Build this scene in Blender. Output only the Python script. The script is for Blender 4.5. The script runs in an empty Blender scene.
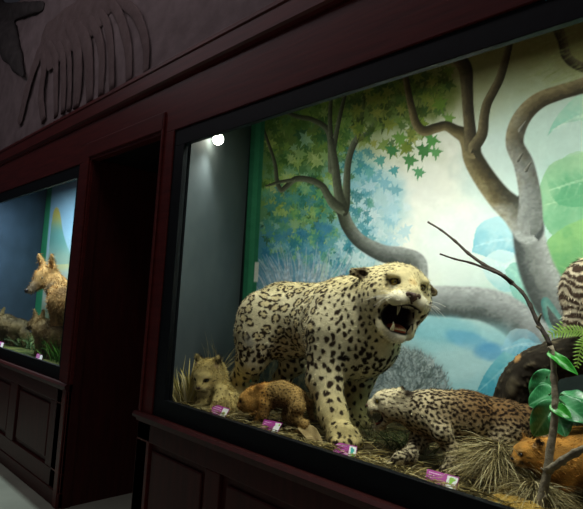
import bpy, bmesh, math, random
import numpy as np
from mathutils import Vector, Matrix, kdtree

random.seed(7)
RNG = np.random.default_rng(11)
scn = bpy.context.scene
COL = scn.collection

# ------------------------------------------------------------------ camera
FPX, CX, CY = 530.0, 291.5, 254.5
CAM = np.array([0.0, -1.37, 1.5])
YAW, PIT, ROL = [math.radians(a) for a in (45.8, 5.4, 3.3)]
_fh = np.array([-math.sin(YAW), math.cos(YAW), 0.0])
_r0 = np.array([math.cos(YAW), math.sin(YAW), 0.0])
_z = np.array([0.0, 0.0, 1.0])
FWD = math.cos(PIT) * _fh + math.sin(PIT) * _z
_u0 = -math.sin(PIT) * _fh + math.cos(PIT) * _z
RGT = math.cos(ROL) * _r0 + math.sin(ROL) * _u0
UPV = math.cos(ROL) * _u0 - math.sin(ROL) * _r0
cam_data = bpy.data.cameras.new('camera')
cam_data.sensor_width = 36.0
cam_data.lens = FPX * 36.0 / 583.0
cam_data.clip_start = 0.02
cam = bpy.data.objects.new('camera', cam_data)
COL.objects.link(cam)
cam.matrix_world = Matrix(((RGT[0], UPV[0], -FWD[0], CAM[0]), (RGT[1], UPV[1], -FWD[1], CAM[1]),
                           (RGT[2], UPV[2], -FWD[2], CAM[2]), (0, 0, 0, 1)))
scn.camera = cam

def P(px, py, Y):
    """world point on the plane y = Y seen at a photo pixel (used to measure the place)"""
    d = FWD + (px - CX) / FPX * RGT - (py - CY) / FPX * UPV
    return CAM + (Y - CAM[1]) / d[1] * d

def PZ(px, py, Z):
    d = FWD + (px - CX) / FPX * RGT - (py - CY) / FPX * UPV
    return CAM + (Z - CAM[2]) / d[2] * d

def to_px(p):
    d = np.asarray(p, float) - CAM
    w = d @ FWD
    return CX + FPX * (d @ RGT) / w, CY - FPX * (d @ UPV) / w

# ------------------------------------------------------------------ heights (floor of the hall is FL)
FL = 0.20
GB, GT = 1.02, 2.258          # glass opening bottom / top
BB, BT = 0.935, 2.343         # black frame bottom / top
CB, CT = 2.60, 2.72           # crown moulding
GF = 1.005                    # display floor
YB = 0.80                     # backdrop

# ------------------------------------------------------------------ colour helpers
def lin(c):
    c = np.asarray(c, float)
    return np.where(c <= 0.04045, c / 12.92, ((c + 0.055) / 1.055) ** 2.4)

def hexc(h):
    return lin([int(h[i:i + 2], 16) / 255 for i in (0, 2, 4)])

def hx(h):
    return np.array([int(h[i:i + 2], 16) / 255 for i in (0, 2, 4)])

# ------------------------------------------------------------------ materials
def new_mat(name):
    m = bpy.data.materials.new(name)
    m.use_nodes = True
    nt = m.node_tree
    for n in list(nt.nodes):
        nt.nodes.remove(n)
    out = nt.nodes.new('ShaderNodeOutputMaterial')
    b = nt.nodes.new('ShaderNodeBsdfPrincipled')
    nt.links.new(b.outputs[0], out.inputs[0])
    return m, nt, b

def mat(name, c1, c2=None, rough=0.7, scale=20.0, bump=0.0, spec=0.3, stretch=(1, 1, 1), detail=4.0, metal=0.0):
    m, nt, b = new_mat(name)
    b.inputs['Roughness'].default_value = rough
    b.inputs['Specular IOR Level'].default_value = spec
    b.inputs['Metallic'].default_value = metal
    c1 = hexc(c1)
    if c2 is None:
        b.inputs['Base Color'].default_value = (*c1, 1)
    else:
        c2 = hexc(c2)
    if c2 is not None or bump:
        tc = nt.nodes.new('ShaderNodeTexCoord')
        mp = nt.nodes.new('ShaderNodeMapping')
        mp.inputs['Scale'].default_value = stretch
        nt.links.new(tc.outputs['Object'], mp.inputs[0])
        nz = nt.nodes.new('ShaderNodeTexNoise')
        nz.inputs['Scale'].default_value = scale
        nz.inputs['Detail'].default_value = detail
        nt.links.new(mp.outputs[0], nz.inputs['Vector'])
        if c2 is not None:
            cr = nt.nodes.new('ShaderNodeValToRGB')
            cr.color_ramp.elements[0].position = 0.3
            cr.color_ramp.elements[1].position = 0.7
            cr.color_ramp.elements[0].color = (*c1, 1)
            cr.color_ramp.elements[1].color = (*c2, 1)
            nt.links.new(nz.outputs[0], cr.inputs[0])
            nt.links.new(cr.outputs[0], b.inputs['Base Color'])
        if bump:
            bp = nt.nodes.new('ShaderNodeBump')
            bp.inputs['Strength'].default_value = bump
            bp.inputs['Distance'].default_value = 0.01
            nt.links.new(nz.outputs[0], bp.inputs['Height'])
            nt.links.new(bp.outputs[0], b.inputs['Normal'])
    return m

def mat_vcol(name, rough=0.8, spec=0.15, bump=0.0, scale=200.0):
    m, nt, b = new_mat(name)
    b.inputs['Roughness'].default_value = rough
    b.inputs['Specular IOR Level'].default_value = spec
    a = nt.nodes.new('ShaderNodeAttribute')
    a.attribute_name = 'Col'
    nt.links.new(a.outputs['Color'], b.inputs['Base Color'])
    if bump:
        tc = nt.nodes.new('ShaderNodeTexCoord')
        nz = nt.nodes.new('ShaderNodeTexNoise')
        nz.inputs['Scale'].default_value = scale
        nt.links.new(tc.outputs['Object'], nz.inputs['Vector'])
        bp = nt.nodes.new('ShaderNodeBump')
        bp.inputs['Strength'].default_value = bump
        bp.inputs['Distance'].default_value = 0.006
        nt.links.new(nz.outputs[0], bp.inputs['Height'])
        nt.links.new(bp.outputs[0], b.inputs['Normal'])
    return m

def mat_emit(name, c, s):
    m, nt, b = new_mat(name)
    b.inputs['Base Color'].default_value = (*hexc(c), 1)
    b.inputs['Emission Color'].default_value = (*hexc(c), 1)
    b.inputs['Emission Strength'].default_value = s
    return m

def mat_glass(name):
    m = bpy.data.materials.new(name)
    m.use_nodes = True
    nt = m.node_tree
    for n in list(nt.nodes):
        nt.nodes.remove(n)
    out = nt.nodes.new('ShaderNodeOutputMaterial')
    mx = nt.nodes.new('ShaderNodeMixShader')
    tr = nt.nodes.new('ShaderNodeBsdfTransparent')
    tr.inputs[0].default_value = (0.97, 0.985, 0.98, 1)
    gl = nt.nodes.new('ShaderNodeBsdfGlossy')
    gl.inputs['Roughness'].default_value = 0.02
    lw = nt.nodes.new('ShaderNodeLayerWeight')
    lw.inputs[0].default_value = 0.5
    pw = nt.nodes.new('ShaderNodeMath'); pw.operation = 'POWER'; pw.inputs[1].default_value = 5.0
    ml = nt.nodes.new('ShaderNodeMath'); ml.operation = 'MULTIPLY_ADD'; ml.inputs[1].default_value = 0.45; ml.inputs[2].default_value = 0.012
    nt.links.new(lw.outputs['Facing'], pw.inputs[0]); nt.links.new(pw.outputs[0], ml.inputs[0]); nt.links.new(ml.outputs[0], mx.inputs[0])
    nt.links.new(tr.outputs[0], mx.inputs[1])
    nt.links.new(gl.outputs[0], mx.inputs[2])
    nt.links.new(mx.outputs[0], out.inputs[0])
    return m

# ------------------------------------------------------------------ object helpers
def link(name, me, m=None, parent=None):
    o = bpy.data.objects.new(name, me)
    COL.objects.link(o)
    if m is not None:
        me.materials.append(m)
    if parent is not None:
        o.parent = parent
        par_loc = parent['_loc'] if '_loc' in parent else (0, 0, 0)
        o.matrix_parent_inverse = Matrix.Translation(-Vector(par_loc))
    return o

def tag(o, label=None, cat=None, group=None, kind=None):
    if label: o['label'] = label
    if cat: o['category'] = cat
    if group: o['group'] = group
    if kind: o['kind'] = kind
    return o

def thing(name, label, cat, loc=(0, 0, 0), group=None):
    o = bpy.data.objects.new(name, None)
    COL.objects.link(o)
    o.location = loc
    o['_loc'] = [float(v) for v in loc]
    o.empty_display_size = 0.05
    return tag(o, label, cat, group)

def np_mesh(name, v, faces, col=None, smooth=True):
    v = np.asarray(v, np.float32)
    me = bpy.data.meshes.new(name)
    if isinstance(faces, np.ndarray):
        nf, k = faces.shape
        me.vertices.add(len(v)); me.vertices.foreach_set('co', v.ravel())
        me.loops.add(nf * k); me.loops.foreach_set('vertex_index', faces.astype(np.int32).ravel())
        me.polygons.add(nf)
        me.polygons.foreach_set('loop_start', np.arange(0, nf * k, k, dtype=np.int32))
        me.update(calc_edges=True)
    else:
        me.from_pydata(v.tolist(), [], faces)
        me.update()
    me.polygons.foreach_set('use_smooth', np.full(len(me.polygons), smooth, dtype=bool))
    if col is not None:
        at = me.color_attributes.new('Col', 'FLOAT_COLOR', 'POINT')
        c = np.ones((len(v), 4), np.float32)
        c[:, :3] = col
        at.data.foreach_set('color', c.ravel())
    return me

class MB:
    """collects boxes, prisms, tubes into one mesh"""
    def __init__(s):
        s.v = []; s.f = []; s.c = []
    def add(s, v, f, c=None):
        n = len(s.v)
        s.v.extend([tuple(map(float, p)) for p in v])
        s.f.extend([tuple(n + i for i in q) for q in f])
        s.c.extend([c if c is not None else (1, 1, 1)] * len(v))
        return s
    def box(s, x0, x1, y0, y1, z0, z1, c=None):
        v = [(x0, y0, z0), (x1, y0, z0), (x1, y1, z0), (x0, y1, z0), (x0, y0, z1), (x1, y0, z1), (x1, y1, z1), (x0, y1, z1)]
        return s.add(v, [(3, 2, 1, 0), (4, 5, 6, 7), (0, 1, 5, 4), (1, 2, 6, 5), (2, 3, 7, 6), (3, 0, 4, 7)], c)
    def hexa(s, b, t, c=None):
        """bottom quad and top quad, both counter-clockwise seen from above"""
        return s.add(list(b) + list(t), [(3, 2, 1, 0), (4, 5, 6, 7), (0, 1, 5, 4), (1, 2, 6, 5), (2, 3, 7, 6), (3, 0, 4, 7)], c)
    def extrude_x(s, prof, x0, x1):
        """profile of (y, z) points extruded along x"""
        n = len(prof)
        v = [(x0, y, z) for y, z in prof] + [(x1, y, z) for y, z in prof]
        f = [(i, (i + 1) % n, n + (i + 1) % n, n + i) for i in range(n)]
        f += [tuple(range(n))[::-1], tuple(range(n, 2 * n))]
        return s.add(v, f)
    def tube(s, pts, rad, seg=10, c=None, wob=0.0):
        pts = [np.asarray(p, float) for p in pts]
        n = len(pts)
        rad = [rad] * n if np.isscalar(rad) else rad
        v = []; ref = np.array([0.31, 0.17, 0.93])
        for i, p in enumerate(pts):
            t = pts[min(i + 1, n - 1)] - pts[max(i - 1, 0)]
            t /= np.linalg.norm(t) + 1e-9
            a = np.cross(t, ref); a /= np.linalg.norm(a) + 1e-9
            b = np.cross(t, a)
            for k in range(seg):
                an = 2 * math.pi * k / seg
                r = rad[i] * (1 + (random.uniform(-wob, wob) if wob else 0))
                v.append(p + r * (math.cos(an) * a + math.sin(an) * b))
        f = []
        for i in range(n - 1):
            for k in range(seg):
                k2 = (k + 1) % seg
                f.append((i * seg + k, i * seg + k2, (i + 1) * seg + k2, (i + 1) * seg + k))
        f.append(tuple(range(seg))[::-1])
        f.append(tuple((n - 1) * seg + k for k in range(seg)))
        return s.add(v, f, c)
    def build(s, name, m, parent=None, smooth=False, bevel=0.0, cols=False):
        me = np_mesh(name, s.v, s.f, np.array(s.c) if cols else None, smooth)
        o = link(name, me, m, parent)
        if bevel:
            b = o.modifiers.new('bevel', 'BEVEL')
            b.width = bevel; b.segments = 2; b.limit_method = 'ANGLE'
        return o

def spline(pts, n=8):
    """Catmull-Rom through points (any dimension)"""
    p = [np.asarray(q, float) for q in pts]
    p = [2 * p[0] - p[1]] + p + [2 * p[-1] - p[-2]]
    out = []
    for i in range(1, len(p) - 2):
        for k in range(n):
            t = k / n
            a, b, c, d = p[i - 1], p[i], p[i + 1], p[i + 2]
            out.append(0.5 * (2 * b + (c - a) * t + (2 * a - 5 * b + 4 * c - d) * t * t + (3 * b - a - 3 * c + d) * t ** 3))
    out.append(p[-2])
    return out

# ------------------------------------------------------------------ value noise
_T = RNG.random(4096).astype(np.float32)
def noise(p, s=1.0):
    """smooth value noise in 0..1; p is (N, 2) or (N, 3)"""
    q = np.asarray(p, np.float64) * s
    if q.shape[1] == 2:
        q = np.column_stack([q, np.zeros(len(q))])
    i = np.floor(q).astype(np.int64); f = q - i
    f = f * f * (3 - 2 * f)
    def h(a, b, c):
        return _T[(a * 73856093 ^ b * 19349663 ^ c * 83492791) & 4095]
    x, y, z = i.T
    r = 0
    for dx in (0, 1):
        wx = f[:, 0] if dx else 1 - f[:, 0]
        for dy in (0, 1):
            wy = f[:, 1] if dy else 1 - f[:, 1]
            for dz in (0, 1):
                wz = f[:, 2] if dz else 1 - f[:, 2]
                r = r + h(x + dx, y + dy, z + dz) * wx * wy * wz
    return r

def fbm(p, s=1.0, o=3):
    r = 0; a = 1.0; t = 0
    for k in range(o):
        r = r + a * noise(np.asarray(p) + 17.3 * k, s * 2 ** k); t += a; a *= 0.5
    return r / t

def sstep(a, b, x):
    t = np.clip((x - a) / (b - a), 0, 1)
    return t * t * (3 - 2 * t)

# ------------------------------------------------------------------ implicit bodies: smooth unions turned into one skin
class Blob:
    def __init__(s, h=0.008):
        s.h = h; s.pr = []
    def cap(s, a, b, ra, rb=None, k=0.03, sub=False, sq=None):
        rb = ra if rb is None else rb
        s.pr.append(('c', np.asarray(a, float), np.asarray(b, float), ra, rb, k, sub)); return s
    def chain(s, pts, rad, k=0.03):
        for i in range(len(pts) - 1):
            s.cap(pts[i], pts[i + 1], rad[i], rad[i + 1], k)
        return s
    def ell(s, c, r, rot=None, k=0.03, sub=False):
        """rot: 3x3 matrix whose columns are the ellipsoid's axes"""
        s.pr.append(('e', np.asarray(c, float), np.asarray(r, float), np.eye(3) if rot is None else np.asarray(rot, float), 0, k, sub)); return s
    def skin(s, disp=None):
        h = s.h; lo = []; hi = []
        for q in s.pr:
            if q[-1]: continue
            if q[0] == 'c':
                r = max(q[3], q[4]); lo.append(np.minimum(q[1], q[2]) - r); hi.append(np.maximum(q[1], q[2]) + r)
            else:
                r = max(q[2]); lo.append(q[1] - r); hi.append(q[1] + r)
        lo = np.min(lo, 0) - 4 * h; hi = np.max(hi, 0) + 4 * h
        n = np.ceil((hi - lo) / h).astype(int) + 1
        F = np.full(n, 1.0, np.float32)
        ax = [lo[i] + h * np.arange(n[i]) for i in range(3)]
        for q in s.pr:
            k = q[5]; pad = k + 3 * h
            if q[0] == 'c':
                r = max(q[3], q[4]) + pad; a0 = np.minimum(q[1], q[2]) - r; a1 = np.maximum(q[1], q[2]) + r
            else:
                r = max(q[2]) + pad; a0 = q[1] - r; a1 = q[1] + r
            i0 = np.clip(np.floor((a0 - lo) / h).astype(int), 0, n); i1 = np.clip(np.ceil((a1 - lo) / h).astype(int) + 1, 0, n)
            if np.any(i1 <= i0): continue
            sl = tuple(slice(i0[i], i1[i]) for i in range(3))
            X, Y, Z = np.meshgrid(*[ax[i][sl[i]] for i in range(3)], indexing='ij', sparse=True)
            if q[0] == 'c':
                a, b = q[1], q[2]; ab = b - a; L = ab @ ab + 1e-12
                t = np.clip(((X - a[0]) * ab[0] + (Y - a[1]) * ab[1] + (Z - a[2]) * ab[2]) / L, 0, 1)
                d = np.sqrt((X - a[0] - t * ab[0]) ** 2 + (Y - a[1] - t * ab[1]) ** 2 + (Z - a[2] - t * ab[2]) ** 2) - (q[3] + t * (q[4] - q[3]))
            else:
                c, r, M = q[1], q[2], q[3]
                k0 = 0; k1 = 0
                for j in range(3):
                    u = (X - c[0]) * M[0, j] + (Y - c[1]) * M[1, j] + (Z - c[2]) * M[2, j]
                    k0 = k0 + (u / r[j]) ** 2; k1 = k1 + (u / r[j] ** 2) ** 2
                k0 = np.sqrt(k0); d = k0 * (k0 - 1) / (np.sqrt(k1) + 1e-9)
            f = F[sl]
            if q[-1]:
                d = -d
                w = np.maximum(k - np.abs(f - d), 0) / k
                F[sl] = np.maximum(f, d) + w * w * k * 0.25
            else:
                w = np.maximum(k - np.abs(f - d), 0) / k
                F[sl] = np.minimum(f, d) - w * w * k * 0.25
        # surface nets
        S = F < 0
        m = n - 1
        cnt = np.zeros(m, np.int8)
        for dx in (0, 1):
            for dy in (0, 1):
                for dz in (0, 1):
                    cnt += S[dx:dx + m[0], dy:dy + m[1], dz:dz + m[2]]
        act = (cnt > 0) & (cnt < 8)
        idx = np.full(m, -1, np.int64)
        C = np.argwhere(act)
        idx[act] = np.arange(len(C))
        acc = np.zeros((len(C), 3)); num = np.zeros(len(C))
        cor = [np.array(c) for c in ((0,0,0),(1,0,0),(0,1,0),(1,1,0),(0,0,1),(1,0,1),(0,1,1),(1,1,1))]
        for a, b in ((0,1),(2,3),(4,5),(6,7),(0,2),(1,3),(4,6),(5,7),(0,4),(1,5),(2,6),(3,7)):
            A = C + cor[a]; B = C + cor[b]
            fa = F[A[:, 0], A[:, 1], A[:, 2]]; fb = F[B[:, 0], B[:, 1], B[:, 2]]
            x = (fa < 0) != (fb < 0)
            t = np.where(x, fa / np.where(x, fa - fb, 1), 0)
            acc += np.where(x[:, None], cor[a] + t[:, None] * (cor[b] - cor[a]), 0); num += x
        V = lo + h * (C + acc / num[:, None])
        quads = []
        for axn in range(3):
            o1, o2 = [(1, 2), (2, 0), (0, 1)][axn]
            e = np.zeros(3, int); e[axn] = 1
            sl0 = [slice(1, m[i]) for i in range(3)]; sl0[axn] = slice(0, m[axn])
            a = S[tuple(sl0)]
            sl1 = list(sl0); sl1[axn] = slice(1, m[axn] + 1)
            b = S[tuple(sl1)]
            for flip, msk in ((False, a & ~b), (True, ~a & b)):
                I = np.argwhere(msk)
                if not len(I): continue
                off = np.ones(3, int); off[axn] = 0
                I = I + off
                d1 = np.zeros(3, int); d1[o1] = 1; d2 = np.zeros(3, int); d2[o2] = 1
                q = [I - d1 - d2, I - d2, I, I - d1]
                q = np.stack([idx[tuple(p.T)] for p in q], 1)
                quads.append(q[:, ::-1] if flip else q)
        Q = np.concatenate(quads)
        Q = Q[(Q >= 0).all(1)]
        # relax a little
        E = np.concatenate([Q[:, [0, 1]], Q[:, [1, 2]], Q[:, [2, 3]], Q[:, [3, 0]]])
        for it in range(3):
            s2 = np.zeros_like(V); c2 = np.zeros(len(V))
            for j in range(3):
                s2[:, j] = np.bincount(E[:, 0], V[E[:, 1], j], len(V)) + np.bincount(E[:, 1], V[E[:, 0], j], len(V))
            c2 = np.bincount(E[:, 0], minlength=len(V)) + np.bincount(E[:, 1], minlength=len(V))
            V = 0.5 * V + 0.5 * s2 / np.maximum(c2, 1)[:, None]
        return V, Q

def vnormals(V, Q):
    n = np.cross(V[Q[:, 2]] - V[Q[:, 0]], V[Q[:, 3]] - V[Q[:, 1]])
    N = np.zeros_like(V)
    for j in range(3):
        for k in range(4):
            N[:, j] += np.bincount(Q[:, k], n[:, j], len(V))
    return N / (np.linalg.norm(N, axis=1)[:, None] + 1e-12)

def poisson(V, r, rng, keep=None):
    order = rng.permutation(len(V) if keep is None else keep)
    if keep is not None: order = rng.permutation(keep)
    cells = {}; out = []
    G = np.floor(V / r).astype(int)
    for i in order:
        g = G[i]; ok = True; p = V[i]
        for dx in (-1, 0, 1):
            for dy in (-1, 0, 1):
                for dz in (-1, 0, 1):
                    for j in cells.get((g[0] + dx, g[1] + dy, g[2] + dz), ()):
                        q = V[j]
                        if (p[0]-q[0])**2 + (p[1]-q[1])**2 + (p[2]-q[2])**2 < r * r:
                            ok = False
        if ok:
            cells.setdefault(tuple(g), []).append(i); out.append(i)
    return np.array(out)

def stamp(V, N, centres, fn, reach):
    """for each centre index call fn(k, ii, u, v) on verts within reach; u along body axis, v across it"""
    cell = {}
    G = np.floor(V / reach).astype(int)
    key = (G[:, 0] * 100003 + G[:, 1] * 1009 + G[:, 2])
    order = np.argsort(key, kind='stable'); ks = key[order]
    for k, c in enumerate(centres):
        g = G[c]; cand = []
        for dx in (-1, 0, 1):
            for dy in (-1, 0, 1):
                for dz in (-1, 0, 1):
                    kk = (g[0] + dx) * 100003 + (g[1] + dy) * 1009 + g[2] + dz
                    a, b = np.searchsorted(ks, [kk, kk + 1])
                    if b > a: cand.append(order[a:b])
        ii = np.concatenate(cand)
        d = V[ii] - V[c]
        ok = ((d * d).sum(1) < reach * reach) & ((N[ii] @ N[c]) > 0.0)
        ii = ii[ok]; d = d[ok]
        fn(k, c, ii, d)

def fur_mesh(V, N, Cc, n, length, flow, width=0.0016, lift=0.35, rng=RNG, jitter=0.25, bright=(0.75, 1.25), mask=None):
    """short tapering hairs rooted on the skin, one triangle each"""
    w = np.ones(len(V)) if mask is None else mask.astype(float)
    i = rng.choice(len(V), n, p=w / w.sum())
    p = V[i] + rng.normal(0, 0.002, (n, 3)); nn = N[i]
    fl = flow(V[i]) if callable(flow) else np.tile(np.asarray(flow, float), (n, 1))
    fl = fl - (fl * nn).sum(1)[:, None] * nn
    fl /= np.linalg.norm(fl, axis=1)[:, None] + 1e-9
    d = lift * nn + (1 - lift) * fl + rng.normal(0, jitter, (n, 3))
    d /= np.linalg.norm(d, axis=1)[:, None]
    L = (length(V[i]) if callable(length) else length) * rng.uniform(0.6, 1.3, n)
    s = np.cross(d, nn + rng.normal(0, 0.5, (n, 3))); s /= np.linalg.norm(s, axis=1)[:, None] + 1e-9
    p0 = p - nn * 0.003
    W = width * rng.uniform(0.7, 1.3, n)
    v = np.stack([p0 - s * W[:, None], p0 + s * W[:, None], p0 + d * L[:, None]], 1).reshape(-1, 3)
    f = np.arange(3 * n).reshape(-1, 3)
    c = Cc[i] * rng.uniform(bright[0], bright[1], n)[:, None]
    c = np.repeat(c, 3, 0)
    return v, f, c
# ================================================================== the hall
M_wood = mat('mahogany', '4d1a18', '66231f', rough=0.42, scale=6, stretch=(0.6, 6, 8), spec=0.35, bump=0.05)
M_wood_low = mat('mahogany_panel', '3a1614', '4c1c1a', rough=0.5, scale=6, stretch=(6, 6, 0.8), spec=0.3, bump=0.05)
M_black = mat('black_frame', '0d1215', '12181c', rough=0.55, scale=30, spec=0.25)
M_plaster = mat('plaster', '8d7f80', '7a6d6d', rough=0.95, scale=9, bump=0.8, detail=8, spec=0.1)
M_bands = mat('brown_bands', '6b5c5b', '786968', rough=0.95, scale=14, bump=0.8, detail=8, spec=0.1)
M_rock = mat('dark_grey_plaster', '403d3d', '524e4d', rough=0.9, scale=12, bump=0.9, detail=8, spec=0.1)
M_floor = mat('hall_floor', 'c2c8b4', 'aab09e', rough=0.35, scale=3, spec=0.4)
M_dark = mat('dark_passage', '120d0e', rough=0.8)
M_side = mat('grey_green_paint', '5a6466', '4d575a', rough=0.75, scale=4, spec=0.2)
M_sideb = mat('blue_grey_paint', '43566a', '374858', rough=0.75, scale=4, spec=0.2)
M_ceil = mat('case_ceiling', '3b3a35', rough=0.9)
M_glass = mat_glass('glass')

def struct(o):
    o['kind'] = 'structure'; return o

X0, X1 = -7.2, 0.8
PL, PR = -3.29, -2.43                       # passage
struct(MB().box(-8, 3.0, -5, 2.0, FL - 0.1, FL).build('floor', M_floor))

# plaster wall above the cases, a rough uneven sheet with thickness
nx, nz = 150, 34
xs = np.linspace(-7.6, 1.2, nx); zs = np.linspace(CT - 0.06, 4.3, nz)
g = np.array([(x, z) for z in zs for x in xs])
dy = 0.09 - 0.05 * fbm(g, 2.2, 4) - 0.012 * noise(g, 14)
v = np.column_stack([g[:, 0], dy, g[:, 1]])
vb = np.column_stack([g[:, 0], np.full(len(g), 0.25), g[:, 1]])
f = []
for j in range(nz - 1):
    for i in range(nx - 1):
        a = j * nx + i
        f.append((a, a + 1, a + nx + 1, a + nx))
me = np_mesh('wall_front', v, f)
struct(link('wall_front', me, M_plaster))

# crown moulding and the mahogany facade
struct(MB().extrude_x([(0.16, CT), (-0.035, CT), (-0.035, CT - 0.018), (-0.028, CT - 0.024), (-0.028, CB + 0.02), (-0.016, CB + 0.012), (-0.01, CB), (0.16, CB)], X0, X1).build('trim_1', M_wood))
b = MB()
b.box(X0, X1, 0, 0.05, BT, CB)                                  # fascia
b.box(PR, -2.31, 0, 0.05, FL, BT)                               # right pilaster
b.box(-3.46, PL, 0, 0.05, FL, BT)                               # left pilaster
b.box(X0, -5.98, 0, 0.05, FL, BT)
b.box(0.45, X1, 0, 0.05, FL, BT)
struct(b.build('wall_facade', M_wood, bevel=0.003))
# raised casing round the passage
b = MB()
b.box(PL - 0.02, PR + 0.025, -0.012, 0.0, BT + 0.018, BT + 0.115)
b.box(PL - 0.07, PL - 0.012, -0.012, 0.0, FL, BT + 0.115)
b.box(PR + 0.012, PR + 0.03, -0.012, 0.0, BB, BT + 0.115)
struct(b.build('trim_2', M_wood, bevel=0.004))
# passage
struct(MB().box(PL - 0.03, PL, 0.05, 0.86, FL, 2.36).box(PL, PL + 0.012, 0.02, 0.07, FL, 2.36).build('wall_left', M_wood_low))
struct(MB().box(PL, -2.74, 0.82, 0.86, FL, 2.36).build('wall_back', M_dark))
struct(MB().hexa([(PR - 0.02, 0.05, FL), (PR, 0.05, FL), (-2.73, 0.82, FL), (-2.76, 0.82, FL)],
                 [(PR - 0.02, 0.05, 2.36), (PR, 0.05, 2.36), (-2.73, 0.82, 2.36), (-2.76, 0.82, 2.36)]).build('wall_right', M_dark))
struct(MB().hexa([(PL, .05, 2.36), (PR, .05, 2.36), (-2.75, .86, 2.36), (PL, .86, 2.36)], [(PL, .05, 2.39), (PR, .05, 2.39), (-2.75, .86, 2.39), (PL, .86, 2.39)]).build('ceiling', M_dark))

# ------------------------------------------------------------------ the two built-in display cases
def panelled_base(root, x0, x1, panels):
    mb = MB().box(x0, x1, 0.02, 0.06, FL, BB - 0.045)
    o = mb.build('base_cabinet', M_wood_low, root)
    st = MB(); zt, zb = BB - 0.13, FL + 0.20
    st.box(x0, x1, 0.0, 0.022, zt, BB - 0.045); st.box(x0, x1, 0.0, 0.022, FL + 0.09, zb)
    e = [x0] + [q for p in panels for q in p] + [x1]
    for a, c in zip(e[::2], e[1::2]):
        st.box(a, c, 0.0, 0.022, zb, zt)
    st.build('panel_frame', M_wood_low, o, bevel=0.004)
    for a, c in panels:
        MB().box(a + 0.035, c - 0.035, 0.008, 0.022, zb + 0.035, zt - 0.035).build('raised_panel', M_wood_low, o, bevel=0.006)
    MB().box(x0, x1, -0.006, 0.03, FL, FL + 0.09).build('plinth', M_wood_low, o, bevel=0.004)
    led = MB().extrude_x([(0.05, BB), (-0.02, BB), (-0.03, BB - 0.012), (-0.026, BB - 0.026), (-0.008, BB - 0.034), (-0.004, BB - 0.046), (0.05, BB - 0.046)], x0 - 0.012, x1)
    led.build('ledge', M_wood_low, root)

def case_frame(root, x0, x1, wl, wr):
    """x0..x1 is the glass opening"""
    b = MB()
    b.box(x0 - wl, x1 + wr, 0.008, 0.033, GT, BT); b.box(x0 - wl, x1 + wr, 0.008, 0.033, BB, GB)
    b.box(x0 - wl, x0, 0.008, 0.033, GB, GT); b.box(x1, x1 + wr, 0.008, 0.033, GB, GT)
    b.build('frame', M_black, root, bevel=0.002)
    MB().box(x0 - 0.01, x1 + 0.01, 0.024, 0.030, GB - 0.01, GT + 0.01).build('glass_pane', M_glass, root)

CW = thing('display_case', 'long glazed mahogany display case with a painted jungle backdrop, holding the roaring big cat', 'display case', (-0.9, 0.4, FL))
case_frame(CW, -2.22, 0.36, 0.09, 0.09)
panelled_base(CW, PR - 0.0, X1, [(-2.33, -1.85), (-1.75, -1.27), (-1.17, -0.69), (-0.59, -0.11)])
XL = -2.69
MB().hexa([(-2.26, 0.05, 0.96), (-2.22, 0.05, 0.96), (XL, YB, 0.96), (XL - 0.03, YB, 0.96)],
          [(-2.26, 0.05, 2.75), (-2.22, 0.05, 2.75), (XL, YB, 2.75), (XL - 0.03, YB, 2.75)]).build('side_panel', M_side, CW)
MB().box(0.40, 0.44, 0.05, YB, 0.96, 2.75).build('side_panel', M_side, CW)
MB().hexa([(-2.22, 0.05, 2.72), (0.44, 0.05, 2.72), (0.44, YB, 2.72), (XL, YB, 2.72)],
          [(-2.22, 0.05, 2.75), (0.44, 0.05, 2.75), (0.44, YB, 2.75), (XL, YB, 2.75)]).build('ceiling_panel', M_ceil, CW)
MB().hexa([(-2.22, 0.05, 0.93), (0.44, 0.05, 0.93), (0.44, YB, 0.93), (XL, YB, 0.93)],
          [(-2.22, 0.05, 0.97), (0.44, 0.05, 0.97), (0.44, YB, 0.97), (XL, YB, 0.97)]).build('ground_board', M_dark, CW)

CL = thing('display_case', 'second glazed mahogany display case beyond the dark passage, holding the wild dogs', 'display case', (-4.7, 0.4, FL))
LX0, LX1 = -5.95, -3.50
case_frame(CL, LX0, LX1, 0.03, 0.03)
panelled_base(CL, X0, PL - 0.0, [(-6.2, -5.75), (-5.6, -5.12), (-5.0, -4.36), (-4.2, -3.56)])
LXL = -6.36
MB().hexa([(LX0 - 0.04, 0.05, 0.96), (LX0, 0.05, 0.96), (LXL, YB, 0.96), (LXL - 0.03, YB, 0.96)],
          [(LX0 - 0.04, 0.05, 2.75), (LX0, 0.05, 2.75), (LXL, YB, 2.75), (LXL - 0.03, YB, 2.75)]).build('side_panel', M_sideb, CL)
MB().box(-3.46, -3.42, 0.05, YB, 0.96, 2.75).build('side_panel', M_side, CL)
MB().hexa([(LX0, 0.05, 2.72), (-3.46, 0.05, 2.72), (-3.46, YB, 2.72), (LXL, YB, 2.72)],
          [(LX0, 0.05, 2.75), (-3.46, 0.05, 2.75), (-3.46, YB, 2.75), (LXL, YB, 2.75)]).build('ceiling_panel', M_ceil, CL)
MB().hexa([(LX0, 0.05, 0.93), (-3.46, 0.05, 0.93), (-3.46, YB, 0.93), (LXL, YB, 0.93)],
          [(LX0, 0.05, 0.97), (-3.46, 0.05, 0.97), (-3.46, YB, 0.97), (LXL, YB, 0.97)]).build('ground_board', M_dark, CL)

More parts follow.
